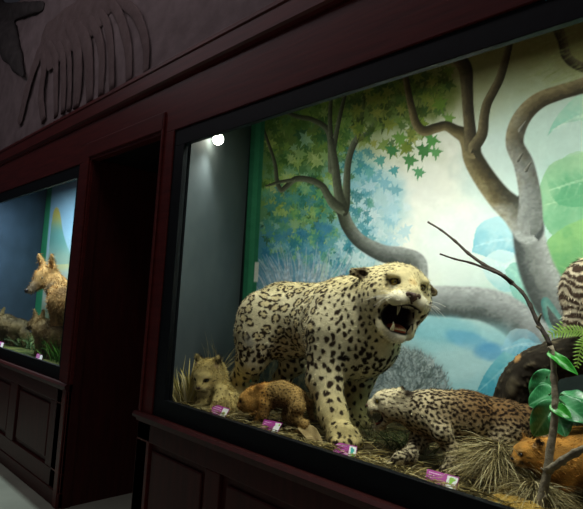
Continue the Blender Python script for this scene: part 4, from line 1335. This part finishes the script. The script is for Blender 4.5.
# ------------------------------------------------------------------ the wild dogs of the far case
def make_dog(name, label, HC, face, S, sh, hip, base, mid, dark, furlen, seed, tail=None, cat='wild dog', grp=None):
    rng = np.random.default_rng(seed)
    b = Blob(.009 if S > .8 else .006)
    H = frame_of(face)
    w = lambda x, y, z: HC + H @ (S * np.array([x, y, z]))
    b.ell(w(-.01, 0, 0), S * np.array((.085, .075, .07)), H, k=.03)
    b.cap(w(.04, 0, -.012), w(.165, 0, -.045), .042 * S, .020 * S, k=.03 * S)
    b.cap(w(.03, 0, -.045), w(.145, 0, -.065), .028 * S, .012 * S, k=.02 * S)
    for s in (-1, 1):
        b.ell(w(-.01, s * .055, -.03), S * np.array((.06, .04, .045)), H, k=.03)
        A, T = w(-.04, s * .045, .045), w(-.055, s * .072, .168)
        b.cap(A, T, .038 * S, .010 * S, k=.015)
        b.ell(w(-.028, s * .060, .088), S * np.array((.014, .020, .045)), H, k=.006, sub=True)
    R = .105 * S
    sh, hip = np.asarray(sh), np.asarray(hip)
    b.cap(w(-.05, 0, -.03), sh + [0, 0, .02], .065 * S, R, k=.04); b.cap(sh, hip, R * 1.12, R, k=.05)
    d = hip - sh; d[2] = 0; d /= np.linalg.norm(d); l = np.array([-d[1], d[0], 0])
    for p0, s, k in ((sh, -1, 0), (sh, 1, .03), (hip, -1, .02), (hip, 1, -.03)):
        q = on_floor(p0 + l * s * .055 * S - d * k * S * 2, .02 * S)
        kn = (p0 + q) / 2 + l * s * .03 * S + d * (.02 if p0 is sh else -.035) * S
        pts = [p0 + l * s * .045 * S, kn, q]; rr_ = [.075 * S, .04 * S, .026 * S]
        if p0 is hip: pts = [p0 + l * s * .045 * S, kn, q + d * .045 * S + [0, 0, .10 * S], q]; rr_ = [.085 * S, .05 * S, .03 * S, .026 * S]
        b.chain(pts, rr_, k=.03 * S)
        b.cap(q, q - d * .05 * S + [0, 0, -.004], .026 * S, .020 * S, k=.01)
    b.chain([hip + d * .08 * S, hip + d * .17 * S + [0, 0, -.08 * S], hip + d * .2 * S + [0, 0, -.24 * S]], [.04 * S, .05 * S, .025 * S], k=.03)
    V, Q = b.skin(); N = vnormals(V, Q)
    n1 = fbm(V, 14, 3)
    C = np.tile(hx(base), (len(V), 1))
    C += (hx(mid) - C) * sstep(.4, .65, n1)[:, None] * .8
    C += (hx(dark) - C) * (sstep(.2, .9, N[:, 2]) * sstep(-.05, .1, (V - sh) @ d))[:, None] * .6
    L = (V - HC) @ H / S
    C += (hx('5a544c') - C) * sstep(.06, .14, L[:, 0])[:, None] * (np.linalg.norm(L, axis=1) < .25)[:, None] * .7
    C *= (.8 + .4 * n1)[:, None]
    o = body_obj(name, V, Q, C, on_floor((sh + hip) / 2, 0), label, cat, grp)
    add_fur(o, V, N, C, 16000, furlen, np.append(d[:2], -.6), width=.0022, lift=.35, jitter=.3, bright=(.7, 1.25))
    for s in (-1, 1): ball('eye', w(.055, s * .042, .012), .011 * S, M_eyed, o, seg=8)
    ball('nose', w(.182, 0, -.042), .016 * S, M_nosed, o, seg=8)
    return o
sh = P(66, 304, .24)
make_dog('jackal', 'large orange-brown wild dog with pricked ears standing in the far case', P(45, 277, .20), (.30, -.86, -.42), 1.05, sh, sh + np.array([.42, .05, -.01]), 'b08a52', 'c4a26a', '4e3822', .03, 21)
sh = P(44, 331, .17)
make_dog('jackal_pup', 'grey-tan wild dog pup facing left beneath the large orange-brown one', P(36, 323, .15), (-.9, -.35, -.15), .62, sh, sh + np.array([.24, .02, 0]), '9c8458', 'b09a6c', '5c5038', .018, 22)
sh = P(6, 325, .20)
make_dog('jackal_pup', 'dusky wild dog pup at the left edge, ahead of the grey-tan one', P(-4, 319, .18), (-.9, -.35, -.05), .66, sh, sh + np.array([.28, .03, 0]), '857650', '9a8a64', '4a4334', .018, 23)
# ================================================================== ground, grasses, log, twig, plants
M_ground = mat_vcol('straw_ground', rough=.95, spec=.05, bump=.8, scale=80)
M_blade = mat_vcol('grass_blade', rough=.7, spec=.15)
M_gloss = mat_vcol('glossy_leaf', rough=.3, spec=.5)
M_leaf = (M_gloss, '28743f', '4a9c60', '9ad0a4')
M_stalk = mat('leaf_stalk', '3d6a38', rough=.5)
M_leafb = (M_gloss, '2a8f26', '46b840', '86d878')
M_twig = mat('twig_bark', '7d735f', 'a0957c', rough=.85, scale=60, bump=.6)
M_fern = mat('fern_green', '6f9438', '88ab4c', rough=.6, scale=30)

def ground(name, x0, x1, xl, parent, cols, label):
    nx_, ny_ = int((x1 - x0) / .015), 52
    v = []
    for j in range(ny_):
        t = j / (ny_ - 1); y = .052 + t * (YB - .055)
        a = x0 + (xl - x0) * t + .004
        for i in range(nx_):
            v.append((a + (x1 - a) * i / (nx_ - 1), y, 0))
    v = np.array(v); n = fbm(v[:, :2], 7, 4)
    v[:, 2] = GF - .012 + .018 * n + .03 * sstep(.45, .8, v[:, 1]) * noise(v[:, :2], 4)
    q = np.arange(nx_ * ny_).reshape(ny_, nx_)
    f = np.stack([q[:-1, :-1], q[:-1, 1:], q[1:, 1:], q[1:, :-1]], -1).reshape(-1, 4)
    n2 = fbm(v[:, :2] + 40, 25, 3)
    a, b_, c_ = [hx(k) for k in cols]
    c0 = a + (b_ - a) * sstep(.3, .7, n)[:, None]; c0 = c0 + (c_ - c0) * sstep(.45, .75, n2)[:, None]
    o = link(name, np_mesh(name, v, f, lin(c0)), M_ground)
    return tag(o, label, 'ground cover', kind='stuff')

def blades(items):
    """items: (base, dir, length, width, droop, colour); tapering folded ribbons with thickness of a crease"""
    v = []; f = []; c = []
    for base, d, L, wd, dr, col in items:
        base = np.asarray(base, float); d = np.asarray(d, float); d = d / np.linalg.norm(d)
        s = np.cross(d, [0, 0, 1.0]); s = s / (np.linalg.norm(s) + 1e-6)
        if np.linalg.norm(s) < .5: s = np.array([1., 0, 0])
        a = random.uniform(0, 6.28); s2 = np.cross(d, s); s = math.cos(a) * s + math.sin(a) * s2
        nrm = np.cross(s, d)
        n0 = len(v); K = 5
        hor = np.array([d[0], d[1], 0]); hor /= np.linalg.norm(hor) + 1e-6
        for k in range(K + 1):
            t = k / K
            p = base + d * L * t + (hor * .35 - np.array([0, 0, 1.0])) * dr * L * t * t
            wk = wd * (1 - t ** 1.6) * .5 + wd * .03
            v += [p - s * wk, p + nrm * wk * .35, p + s * wk]
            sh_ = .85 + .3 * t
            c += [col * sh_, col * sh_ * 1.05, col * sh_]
            if k:
                m = n0 + 3 * k
                f += [(m - 3, m - 2, m + 1, m), (m - 2, m - 1, m + 2, m + 1)]
    v = np.array(v)
    v[:, 1] = np.clip(v[:, 1], .036, YB - .015)
    t = (v[:, 1] - .05) / (YB - .05); main = v[:, 0] > -2.95
    v[:, 0] = np.where(main, np.maximum(v[:, 0], -2.215 + (XL + 2.22) * t + .012), np.minimum(v[:, 0], -3.475))
    return v, f, lin(np.clip(np.array(c), 0, 1))

def grass(name, label, items, cat='grass', kind=None):
    base = np.mean([it[0] for it in items], 0)
    v, f, c = blades(items)
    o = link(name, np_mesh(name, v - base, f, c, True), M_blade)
    o.location = base
    return tag(o, label, cat, kind=kind)

def rcol(cols):
    return hx(random.choice(cols)) * random.uniform(.85, 1.12)

ground('straw_litter', -2.21, .40, XL, None, ('332b1c', '5a4d30', '6f6140'), 'straw-strewn ground under the cats in the wide case')
ground('mossy_litter', LX0 + .01, -3.47, LXL, None, ('3c4a2a', '55602f', '6d6a40'), 'mossy ground under the wild dogs in the far case')

straw = ['b8a86a', 'cdbd80', '9c8c54', 'd8ca92', '8a7a48', 'ae9a5a']
it = []
for _ in range(2600):
    x = random.uniform(-2.18, .38); y = .05 + .5 * random.random() ** 3.2
    a = random.uniform(0, 6.28)
    Ls = random.uniform(.03, .11); y = max(y, .042 - min(0, math.sin(a)) * Ls)
    it.append(((x, y, GF + random.uniform(.0, .018)), (math.cos(a), math.sin(a), random.uniform(-.05, .22)), Ls, random.uniform(.0018, .0042), random.uniform(0, .25), rcol(straw) * random.choice((1, 1, .6))))
grass('loose_straw', 'loose straw scattered along the front of the wide case', it, 'straw', 'stuff')

# broad straw tuft in the left corner of the wide case
it = []
b0 = PZ(187, 404, GF)
for k in range(95):
    a = random.uniform(-1, 1); 
    d = RGT * a * .75 + np.array([0, 0, 1.0]) + np.array([.2, .35, 0]) * random.uniform(-.6, .6)
    it.append((b0 + RGT * a * .05 + np.array([0, random.uniform(-.01, .05), -.005]), d, random.uniform(.12, .28) * (1 - .25 * abs(a)), random.uniform(.008, .017), random.uniform(0, .35), rcol(['d2c278', 'e2d492', 'b5a658', 'c5b96e', 'a39a56', 'e6daa4'])))
for px, py, wd in ((196, 352, .016), (203, 366, .022), (190, 357, .016), (176, 352, .014)):
    e = P(px, py, b0[1] + .04); d = e - b0
    it.append((b0, d, np.linalg.norm(d), wd, .02, hx('cdbf7c')))
grass('straw_grass', 'tuft of broad straw-coloured blades in the corner of the wide case', it)

def arcs(px, py, Y, n, L0, L1, spread, wd, dr, cols, lean=0.0):
    b0 = np.array(P(px, py, Y)); b0[2] = GF
    o_ = []
    for k in range(n):
        a = random.uniform(-1, 1)
        d = RGT * (a * spread + lean) + np.array([0, 0, 1.0]) + np.array([.3, .5, 0]) * random.uniform(-.5, .5)
        o_.append((b0 + np.array([random.gauss(0, .03), random.gauss(0, .02), 0]), d, random.uniform(L0, L1), wd * random.uniform(.7, 1.4), dr * random.uniform(.5, 1.3), rcol(cols)))
    return o_
dry = ['8a7f58', '6c6344', 'a59a6c', '57503a']
grass('dry_grass', 'thin arching dry grass behind the sitting tan cub', arcs(216, 392, .46, 80, .28, .52, .75, .0038, .5, ['a89c6e', '8a7f58', 'bdb07e', '6c6344']))
grass('dry_grass', 'dark dry grass beneath the belly of the roaring big cat', arcs(272, 405, .40, 80, .08, .22, .7, .0035, .35, ['6c6344', '4a4431', '7c7350', '9a8f62']))
grass('green_grass', 'thin dark green grass in front of the snarling spotted cat', arcs(415, 452, .36, 60, .08, .20, 1.1, .004, .5, ['4a5a32', '5c6c3e', '3a4a2a', '6a7448']) + arcs(390, 455, .30, 50, .06, .16, 1.6, .004, .35, ['4f5a36', '6b6a44', '3d4629', '7a744a']))
it = arcs(372, 450, .34, 60, .05, .14, 1.6, .0035, .4, ['6b6240', '857a52', '4f482f', '57603a'])
grass('dry_grass', 'low dry grass beside the front paws of the roaring big cat', it)

# the dry grass mound: fine strands drooping over a dome
def tussock(c0, rx, ry, h, n, cols):
    o_ = []
    for k in range(n):
        a = random.uniform(0, 6.28); r = random.uniform(0, .55)
        base = c0 + np.array([math.cos(a) * r * rx, math.sin(a) * r * ry, h * (1 - r * r) * random.uniform(.3, .95)])
        a2 = a + random.uniform(-.7, .7)
        d = np.array([math.cos(a2), math.sin(a2), random.uniform(-.1, .9)])
        o_.append((base, d, random.uniform(.55, 1.05) * rx, random.uniform(.0016, .003), random.uniform(.35, .9), rcol(cols)))
    return o_
hay = ['b8aa78', 'c4b784', '8c7e54', '5f5536', 'd4c898', '9a8c5c', '6c6040']
c0 = P(498, 488, .22); c0[2] = GF
grass('grass_mound', 'dry grass mound of fine drooping strands right of the purple label below the snarling cat', tussock(c0, .125, .10, .13, 1300, hay))
c1 = P(534, 497, .17); c1[2] = GF
grass('grass_mound', 'lower tangled dry grass mound at the foot of the leafy twig', tussock(c1, .10, .09, .06, 600, hay))
M_saw = mat('golden_chaff', 'b08c3a', 'c9a650', rough=.95, scale=120, bump=.8)
bl = Blob(.006)
for px, py, r in ((508, 497, .020), (520, 502, .026), (533, 508, .022), (497, 494, .016)):
    p = P(px, py, .09); p[2] = GF; bl.ell(p, (r * 1.9, r * 1.6, r * .8), k=.02)
V, Q = bl.skin(); V[:, 2] += .006 * (noise(V, 150) - .5)
o = link('chaff_heap', np_mesh('chaff_heap', V, Q), M_saw); tag(o, 'golden chaff heap at the front edge below the dry grass mounds', 'straw', kind='stuff')

# dry leaves
def leaf_mesh(base, tip, width, nrm, cup=.15, curl=.1, seg=14, cols=7, thick=.0012, shape=1.0):
    base, tip, nrm = [np.asarray(q, float) for q in (base, tip, nrm)]
    L = np.linalg.norm(tip - base); d = (tip - base) / L
    s = np.cross(nrm, d); s /= np.linalg.norm(s); n = np.cross(d, s)
    v = []
    for i in range(seg + 1):
        t = i / seg
        wk = width * .5 * max(.02, 1.62 * (t + .012) ** .48 * (1 - t) ** .72)
        for j in range(cols):
            u = -1 + 2 * j / (cols - 1)
            v.append(base + d * L * t + s * wk * u + n * (cup * wk * abs(u) - curl * L * t * t + .035 * L * math.sin(11 * t + 2 * u) * u * u))
    f = []
    for i in range(seg):
        for j in range(cols - 1):
            a = i * cols + j
            f.append((a, a + 1, a + cols + 1, a + cols))
    return np.array(v), f
def leaf_obj(name, m, parent, *a, **k):
    k.setdefault('seg', 26); k.setdefault('cols', 15)
    v, f = leaf_mesh(*a, **k)
    seg, cols = k['seg'], k['cols']
    c = None
    if isinstance(m, tuple):
        t = np.repeat(np.arange(seg + 1) / seg, cols); u = np.tile(np.abs(np.linspace(-1, 1, cols)), seg + 1)
        vein = np.maximum(1 - sstep(.02, .10, u), (1 - sstep(.0, .16, np.abs(((t * 7 - u * 1.3) % 1.0) - .5))) * .55)
        base = hx(m[1]) + (hx(m[2]) - hx(m[1])) * (.5 + .5 * np.sin(t * 5 + u * 3))[:, None]
        c = lin(np.clip(base + (hx(m[3]) - base) * (vein * .6)[:, None], 0, 1)); m = m[0]
    o = link(name, np_mesh(name, v, f, c), m, parent)
    so = o.modifiers.new('solid', 'SOLIDIFY'); so.thickness = .0008
    return o
M_dry = mat('dry_leaf', 'a08c5c', '7d6a42', rough=.8, scale=30, bump=.4)
M_dryp = mat('pale_dry_leaf', 'c9bc8a', 'b0a06c', rough=.8, scale=30, bump=.4)
for (bx, by), (tx, ty), wd, m, lab in (
        ((300, 426), (322, 443), .075, M_dry, 'curled brown dry leaf beside the front paw of the roaring big cat'),
        ((280, 436), (294, 425), .018, M_dryp, 'pale curled dry leaf beside the label of the small spotted cub'),
        ((309, 441), (325, 447), .030, M_dryp, 'pale flat dry leaf on the straw beneath the curled brown dry leaf'),
        ((383, 462), (399, 468), .022, M_dryp, 'pale flat dry leaf lying left of the front paw of the snarling spotted cat')):
    a = P(bx, by, .12); e = P(tx, ty, .085); a[2] = max(a[2], GF + .004); e[2] = max(e[2], GF + .006)
    o = leaf_obj('dry_leaf', m, None, a, e, wd, (.2, -.5, .85), .5, .15)
    tag(o, lab, 'leaf')

# ------------------------------------------------------------------ the log
bl = Blob(.008)
pts = [P(512, 448, .66), P(513, 415, .66), P(517, 392, .65), P(531, 371, .64), P(555, 360, .62), P(590, 352, .60), P(640, 346, .57), P(700, 345, .55)]
sp = spline(pts, 4)
rad = np.interp(np.linspace(0, 1, len(sp)), [0, .2, .4, .6, 1], [.075, .072, .066, .062, .07])
bl.chain(sp, list(rad), k=.02)
V, Q = bl.skin(); N = vnormals(V, Q)
sp_ = np.array(sp)
d2 = ((V[:, None, :] - sp_[None]) ** 2).sum(2); kk = d2.argmin(1)
tan = np.gradient(sp_, axis=0); tan /= np.linalg.norm(tan, axis=1)[:, None]
along = np.concatenate([[0], np.cumsum(np.linalg.norm(np.diff(sp_, axis=0), axis=1))])[kk] + ((V - sp_[kk]) * tan[kk]).sum(1)
fn = np.column_stack([along * 22, N[:, 1] * 9, N[:, 2] * 9 + N[:, 0] * 6])
bark = fbm(fn, 1.0, 3); ridg = np.abs(bark - .5) * 2
V = V + N * ((.013 * ridg - .006) + .004 * (noise(V, 90) - .5))[:, None]
C = hx('2d2820') + (hx('70664f') - hx('2d2820')) * sstep(.1, .8, ridg)[:, None]
for px, py, r in ((519, 360, .022), (579, 343, .022)):
    q = P(px, py, .60); dd = np.linalg.norm(V - V[np.linalg.norm(V - q, axis=1).argmin()], axis=1)
    C += (hx('ad8350') - C) * (1 - sstep(r * .5, r, dd + .02 * (bark - .5)))[:, None]
org = P(545, 430, .62); org[2] = GF
o = link('log', np_mesh('log', V - org, Q, lin(C)), mat_vcol('bark', rough=.9, spec=.1)); o.location = org; o['_loc'] = list(map(float, org))
tag(o, 'arched dark log with rough bark and two ochre patches', 'log')

# fern lying on the log
fr = thing('fern', 'pale green fern with drooping fronds on top of the log', 'fern', tuple(P(592, 338, .54)))
def frond(base, ctrl, tip, wd):
    LL = np.linalg.norm(np.array(tip) - base); sp = spline([base, ctrl, tip], max(4, int(LL / .017))); mb = MB()
    mb.tube(sp, [.0022 * (1 - .8 * i / len(sp)) for i in range(len(sp))], 5)
    for i in range(2, len(sp)):
        t = i / len(sp); d = sp[i] - sp[i - 1]; d /= np.linalg.norm(d)
        for s in (-1, 1):
            side = np.cross(d, [.3, -.8, .5]); side /= np.linalg.norm(side); side = side * s
            L = wd * math.sin(math.pi * (t * .85 + .12)) ** .8
            tip_ = sp[i] + side * L + d * L * .55; n = np.cross(side, d); n /= np.linalg.norm(n)
            a = sp[i] - d * .0028; c_ = sp[i] + d * .0032; m = (sp[i] + tip_) / 2 + n * .003
            th = n * .0008
            mb.add([a + th, m - d * .0024 + th, tip_, m + d * .003 + th, c_ + th, a - th, m - d * .0024 - th, m + d * .003 - th, c_ - th],
                   [(0, 1, 3, 4), (1, 2, 3), (8, 7, 6, 5), (7, 2, 6), (0, 5, 6, 1), (1, 6, 2), (2, 7, 3), (3, 7, 8, 4)])
    mb.build('frond', M_fern, fr)
for bpx, cpx, tpx, wd, y in (((590, 330), (570, 326), (545, 337), .030, .52), ((592, 334), (575, 331), (556, 334), .026, .50), ((592, 326), (580, 316), (567, 318), .028, .55), ((592, 336), (582, 345), (577, 366), .022, .49), ((596, 330), (600, 318), (606, 306), .03, .55), ((590, 328), (580, 322), (560, 326), .03, .54)):
    frond(P(*bpx, y + .02), P(*cpx, y), P(*tpx, y - .02), wd)

# ------------------------------------------------------------------ the bare twig with a few bright leaves
tw = thing('twig', 'forked bare twig rising in front of the log with two bright green leaves', 'twig', tuple(PZ(536, 516, GF)))
tm = spline([P(536, 520, .10), P(541, 500, .11), P(547, 473, .12), P(550, 450, .13), P(554, 425, .14), P(555, 400, .15), P(554, 378, .16), P(553, 355, .17), P(547, 338, .18), P(538, 323, .19), P(530, 305, .20), P(522, 292, .21), P(512, 283, .22)], 4)
tm[0][2] = GF - .005
n = len(tm)
rad = [(.0128 * (1 - .66 * (i / n) ** .8)) * (1 + .35 * (i % 4 == 0) * (random.random() > .35)) for i in range(n)]
ks = 30
MB().tube(tm[:ks + 1], rad[:ks + 1], 10, wob=.08).build('stem', M_twig, tw, smooth=True)
M_bark2 = mat('twig_dark', '3a322b', '4d443a', rough=.85, scale=60, bump=.6)
MB().tube(tm[ks:], rad[ks:], 10, wob=.08).build('upper_stem', M_bark2, tw, smooth=True)
def sub(pts, r0, r1, m=M_bark2, name='side_branch'):
    q = spline(pts, 5); MB().tube(q, [(r0 + (r1 - r0) * i / len(q)) * (1 + .3 * (i % 5 == 0)) for i in range(len(q))], 8, wob=.1).build(name, m, tw, smooth=True)
sub([P(512, 283, .22), P(499, 273, .23), P(483, 264, .24), P(468, 253, .25), P(455, 241, .26), P(441, 230, .27), P(428, 222, .28)], .0062, .0030)
sub([P(513, 283, .22), P(504, 276, .21), P(495, 272, .21), P(471, 263, .20), P(455, 259, .19), P(440, 254, .18)], .0052, .0024)
sub([P(549, 470, .12), P(562, 461, .10), P(575, 453, .085), P(600, 440, .07)], .0095, .008, M_twig)
for bx, by, tx, ty, y in ((542, 330, 536, 326, .185), (538, 322, 541, 314, .19), (553, 352, 548, 347, .17), (547, 474, 541, 468, .12), (541, 502, 546, 496, .11)):
    sub([P(bx, by, y), P((bx + tx) / 2, (by + ty) / 2, y - .005), P(tx, ty, y - .01)], .004, .002, M_twig, 'bud')
leaf_obj('leaf', M_leafb, tw, P(548, 352, .165), P(578, 371, .15), .042, (.45, -.75, .5), .25, .22)
leaf_obj('leaf', M_leafb, tw, P(551, 404, .15), P(570, 416, .13), .05, (.5, -.8, .3), .2, .2)
tw.children[-1].name = 'leaf'

# broad-leaved green plant behind it
pl = thing('broad_leaved_plant', 'glossy broad-leaved green plant growing behind the twig', 'plant', tuple(on_floor(P(558, 470, .34), 0)))
root = on_floor(P(560, 470, .34), 0)
for (bx, by), (tx, ty), wd, y, nrm in (
        ((556, 392), (527, 404), .105, .36, (.35, -.75, .55)), ((556, 402), (533, 437), .110, .30, (.4, -.85, .25)),
        ((558, 400), (587, 420), .105, .28, (.5, -.8, .4)), ((560, 396), (590, 397), .075, .32, (.3, -.6, .75)),
        ((556, 410), (566, 436), .085, .26, (.5, -.85, .1)), ((551, 386), (540, 398), .08, .42, (.3, -.9, .2)),
        ((562, 398), (580, 434), .09, .33, (.5, -.85, .1)), ((552, 372), (530, 396), .10, .46, (.4, -.85, .3))):
    a, e = P(bx, by, y + .02), P(tx, ty, y)
    lf = leaf_obj('leaf', M_leaf, pl, a, e, wd, nrm, .12, .16, shape=.8)
    MB().tube(spline([root, (root + a) / 2 + [0, 0, .06], a, a + (e - a) * .25], 5), .003, 6).build('leaf_stalk', M_stalk, lf, smooth=True)

# ------------------------------------------------------------------ grass of the far case
g1 = ['4f8a30', '5f9c3a', '3f7a2a', '74a848']
def tuft(px, py, n, L0, L1, cols, spread=.5, wd=.006):
    b0 = PZ(px, py, GF); o_ = []
    for k in range(n):
        d = np.array([random.uniform(-1, 1) * spread, random.uniform(-1, 1) * spread, 1.0])
        o_.append((b0 + np.array([random.gauss(0, .10), random.gauss(0, .03), 0]), d, random.uniform(L0, L1), wd, random.uniform(.1, .5), rcol(cols)))
    return o_
grass('green_grass', 'bright green grass tuft in the near corner of the far case', tuft(60, 361, 110, .10, .26, g1))
grass('green_grass', 'grey-green leafy grass in front of the wild dog pups', tuft(26, 347, 110, .06, .20, ['5c7a48', '6f8c5a', '48663a', '8aa074'], .9, .008) + tuft(42, 352, 60, .05, .14, ['5c7a48', '48663a'], .9))
grass('green_grass', 'pale green grass at the left edge of the far case', tuft(6, 341, 80, .06, .18, ['6f8c5a', '8aa074', '5c7a48'], .9, .007))
# ================================================================== the little purple labels along the front
M_purple = mat('purple_card', 'a3348a', '9a3082', rough=.5, scale=10)
M_white = mat('white_card', 'e6e8e0', rough=.5)
M_green = mat('green_print', '8cc63c', rough=.5)
M_teal = mat('teal_print', '2fa89a', rough=.5)
M_ink = mat('pale_print', 'e3b8d6', rough=.5)
def label(TL, TR, BR, BL, split, lab, blot, yb=.056, yt=.095, z=None):
    bl, br = P(*BL, yb), P(*BR, yb); tl, tr = P(*TL, yt), P(*TR, yt)
    s = GB - .004 - min(bl[2], br[2])
    org = (bl + br) / 2
    t = thing('label_card', lab, 'label', tuple(org), 'purple species labels along the case fronts')
    n = np.cross(br - bl, tl - bl); n /= np.linalg.norm(n)
    if n[1] > 0: n = -n
    def quad(u0, u1, v0, v1, off, th):
        q = lambda u, v: bl * (1 - u) * (1 - v) + br * u * (1 - v) + tr * u * v + tl * (1 - u) * v
        a = [q(u0, v0), q(u1, v0), q(u1, v1), q(u0, v1)]
        return [p + n * off for p in a], [p + n * (off + th) for p in a]
    def slab(mb, *a):
        lo, hi = quad(*a); return mb.add(lo + hi, [(0, 1, 2, 3)[::-1], (4, 5, 6, 7), (0, 1, 5, 4), (1, 2, 6, 5), (2, 3, 7, 6), (3, 0, 4, 7)])
    slab(MB(), 0, 1, 0, 1, -.002, .002).build('card', M_purple, t)
    slab(MB(), split, .985, .02, .90, .0002, .0008).build('white_panel', M_white, t)
    mb = MB()
    for k, (u1, h) in enumerate(((.52, .05), (.60, .035), (.45, .035), (.62, .06))):
        v0 = .80 - k * .19; u = .08
        while u < u1 * split / .68:
            w_ = random.uniform(.02, .06); slab(mb, u, u + w_, v0 - h, v0 + h * .6, .0002, .0003); u += w_ + .014
    mb.build('lettering', M_ink, t)
    for (u, v, ru, rv), m in blot:
        lo, hi = [], []
        q = lambda a, b: bl * (1 - a) * (1 - b) + br * a * (1 - b) + tr * a * b + tl * (1 - a) * b
        N_ = 12
        for k in range(N_):
            an = 2 * math.pi * k / N_; r = 1 + .25 * math.sin(3 * an + u * 9) + .1 * math.sin(5 * an)
            p = q(u + ru * r * math.cos(an), v + rv * r * math.sin(an)); lo.append(p + n * .001); hi.append(p + n * .0015)
        MB().add(lo + hi, [tuple(range(N_))[::-1], tuple(range(N_, 2 * N_))] + [(k, (k + 1) % N_, N_ + (k + 1) % N_, N_ + k) for k in range(N_)]).build('map_print', m, t)
label((214.2, 403.8), (229.8, 408.8), (224.3, 418.5), (209.2, 413.5), .66, 'purple label card in front of the sitting tan cub', [((.83, .4, .05, .18), M_green)])
label((264.3, 419.3), (282.5, 422.9), (276.3, 434.4), (260, 429), .68, 'purple label card in front of the small spotted cub', [((.92, .75, .04, .1), M_green)])
label((335.6, 441.7), (357.2, 446.4), (355, 459.7), (333, 452.6), .68, 'purple label card at the front paw of the roaring big cat', [((.82, .58, .08, .24), M_teal), ((.88, .25, .07, .16), M_green)])
label((427.4, 468.8), (459.2, 477.2), (455.4, 491.6), (424.6, 480.8), .66, 'purple label card below the snarling spotted cat', [((.80, .55, .06, .26), M_green), ((.85, .68, .07, .14), M_green)])
label((37, 353), (43, 355), (41.5, 361), (35.5, 358.5), .60, 'purple label card in the far case under the grey-tan pup', [], .06, .10)
label((-1, 341), (4, 342.5), (2.5, 348), (-3, 346), .60, 'purple label card in the far case at the left edge', [], .06, .10)
# ================================================================== light
def spot(loc, aim, e, size=95, blend=0.9, col=(0.985, 1, 0.93), rad=0.05):
    l = bpy.data.lights.new('spot', 'SPOT')
    l.energy = e; l.spot_size = math.radians(size); l.spot_blend = blend; l.color = col; l.shadow_soft_size = rad
    o = bpy.data.objects.new('spot_light', l); COL.objects.link(o)
    o.location = loc
    o.rotation_euler = (Vector(aim) - Vector(loc)).to_track_quat('-Z', 'Y').to_euler()
    return o
def area(loc, aim, e, sx, sy, col=(1, 1, 1)):
    l = bpy.data.lights.new('area', 'AREA'); l.shape = 'RECTANGLE'; l.size = sx; l.size_y = sy; l.energy = e; l.color = col
    o = bpy.data.objects.new('area_light', l); COL.objects.link(o)
    o.location = loc
    o.rotation_euler = (Vector(aim) - Vector(loc)).to_track_quat('-Z', 'Y').to_euler()
    return o

M_lampbody = mat('lamp_black', '1a1a1a', rough=0.4)
M_bulb = mat_emit('lamp_glow', 'fff6e0', 40.0)
def case_lamp(loc, aim, e, label, size=100):
    loc = np.array(loc); d = np.array(aim) - loc; d = d / np.linalg.norm(d)
    t = thing('spotlight', label, 'spotlight', tuple(loc))
    MB().tube([loc - d * 0.06, loc - d * 0.03, loc - d * 0.012], [0.018, 0.024, 0.026], 16).build('housing', M_lampbody, t, smooth=True)
    ball('bulb', loc + d * 0.004, 0.03, M_bulb, t)
    MB().tube([loc - d * 0.05, (loc[0], loc[1], 2.72)], 0.006, 8).build('stem', M_lampbody, t)
    s = spot(loc + d * 0.04, aim, e, size)
    return t
p = P(218, 138.5, 0.26)
case_lamp(p, (-1.9, 0.25, 1.0), 11, 'bright round spotlight at the top left corner inside the wide case', 120)
area((-0.95, 0.10, 2.40), (-0.95, 0.45, 1.2), 15, 1.9, 0.06, (0.985, 1, 0.93))
for x, ax, e in ((-1.35, -1.35, 12), (-0.85, -0.95, 18), (-0.35, -0.5, 10)):
    spot((x, 0.12, 2.40), (ax, 0.6, 1.45), e, 90)
area((-4.7, 0.10, 2.4), (-4.7, 0.45, 1.2), 44, 2.2, 0.08, (0.85, 0.95, 1.0))
# dim unseen hall lamp high up near the cases
area((-3.0, -1.1, 4.2), (-3.2, 0.0, 2.0), 16, 6, 0.3, (1.0, 0.9, 0.95))
area((2.2, -4.2, 2.0), (-3.0, 0.3, 1.9), 6, 2.0, 1.0, (1.0, 0.86, 0.8))  # unseen low fill added across the hall to light the passage reveal
w = bpy.data.worlds.new('world'); scn.world = w; w.use_nodes = True
w.node_tree.nodes['Background'].inputs[0].default_value = (0.5, 0.5, 0.62, 1)
w.node_tree.nodes['Background'].inputs[1].default_value = 0.025

scn.view_settings.view_transform = 'Standard'
scn.view_settings.look = 'None'
scn.view_settings.exposure = 0.0
scn.view_settings.gamma = 1.0
scn.view_settings.use_curve_mapping = False
scn.cycles.use_denoising = True
scn.cycles.max_bounces = 8
scn.cycles.transparent_max_bounces = 16
scn.cycles.sample_clamp_indirect = 4.0
for o in list(scn.objects):
    if '_loc' in o: del o['_loc']
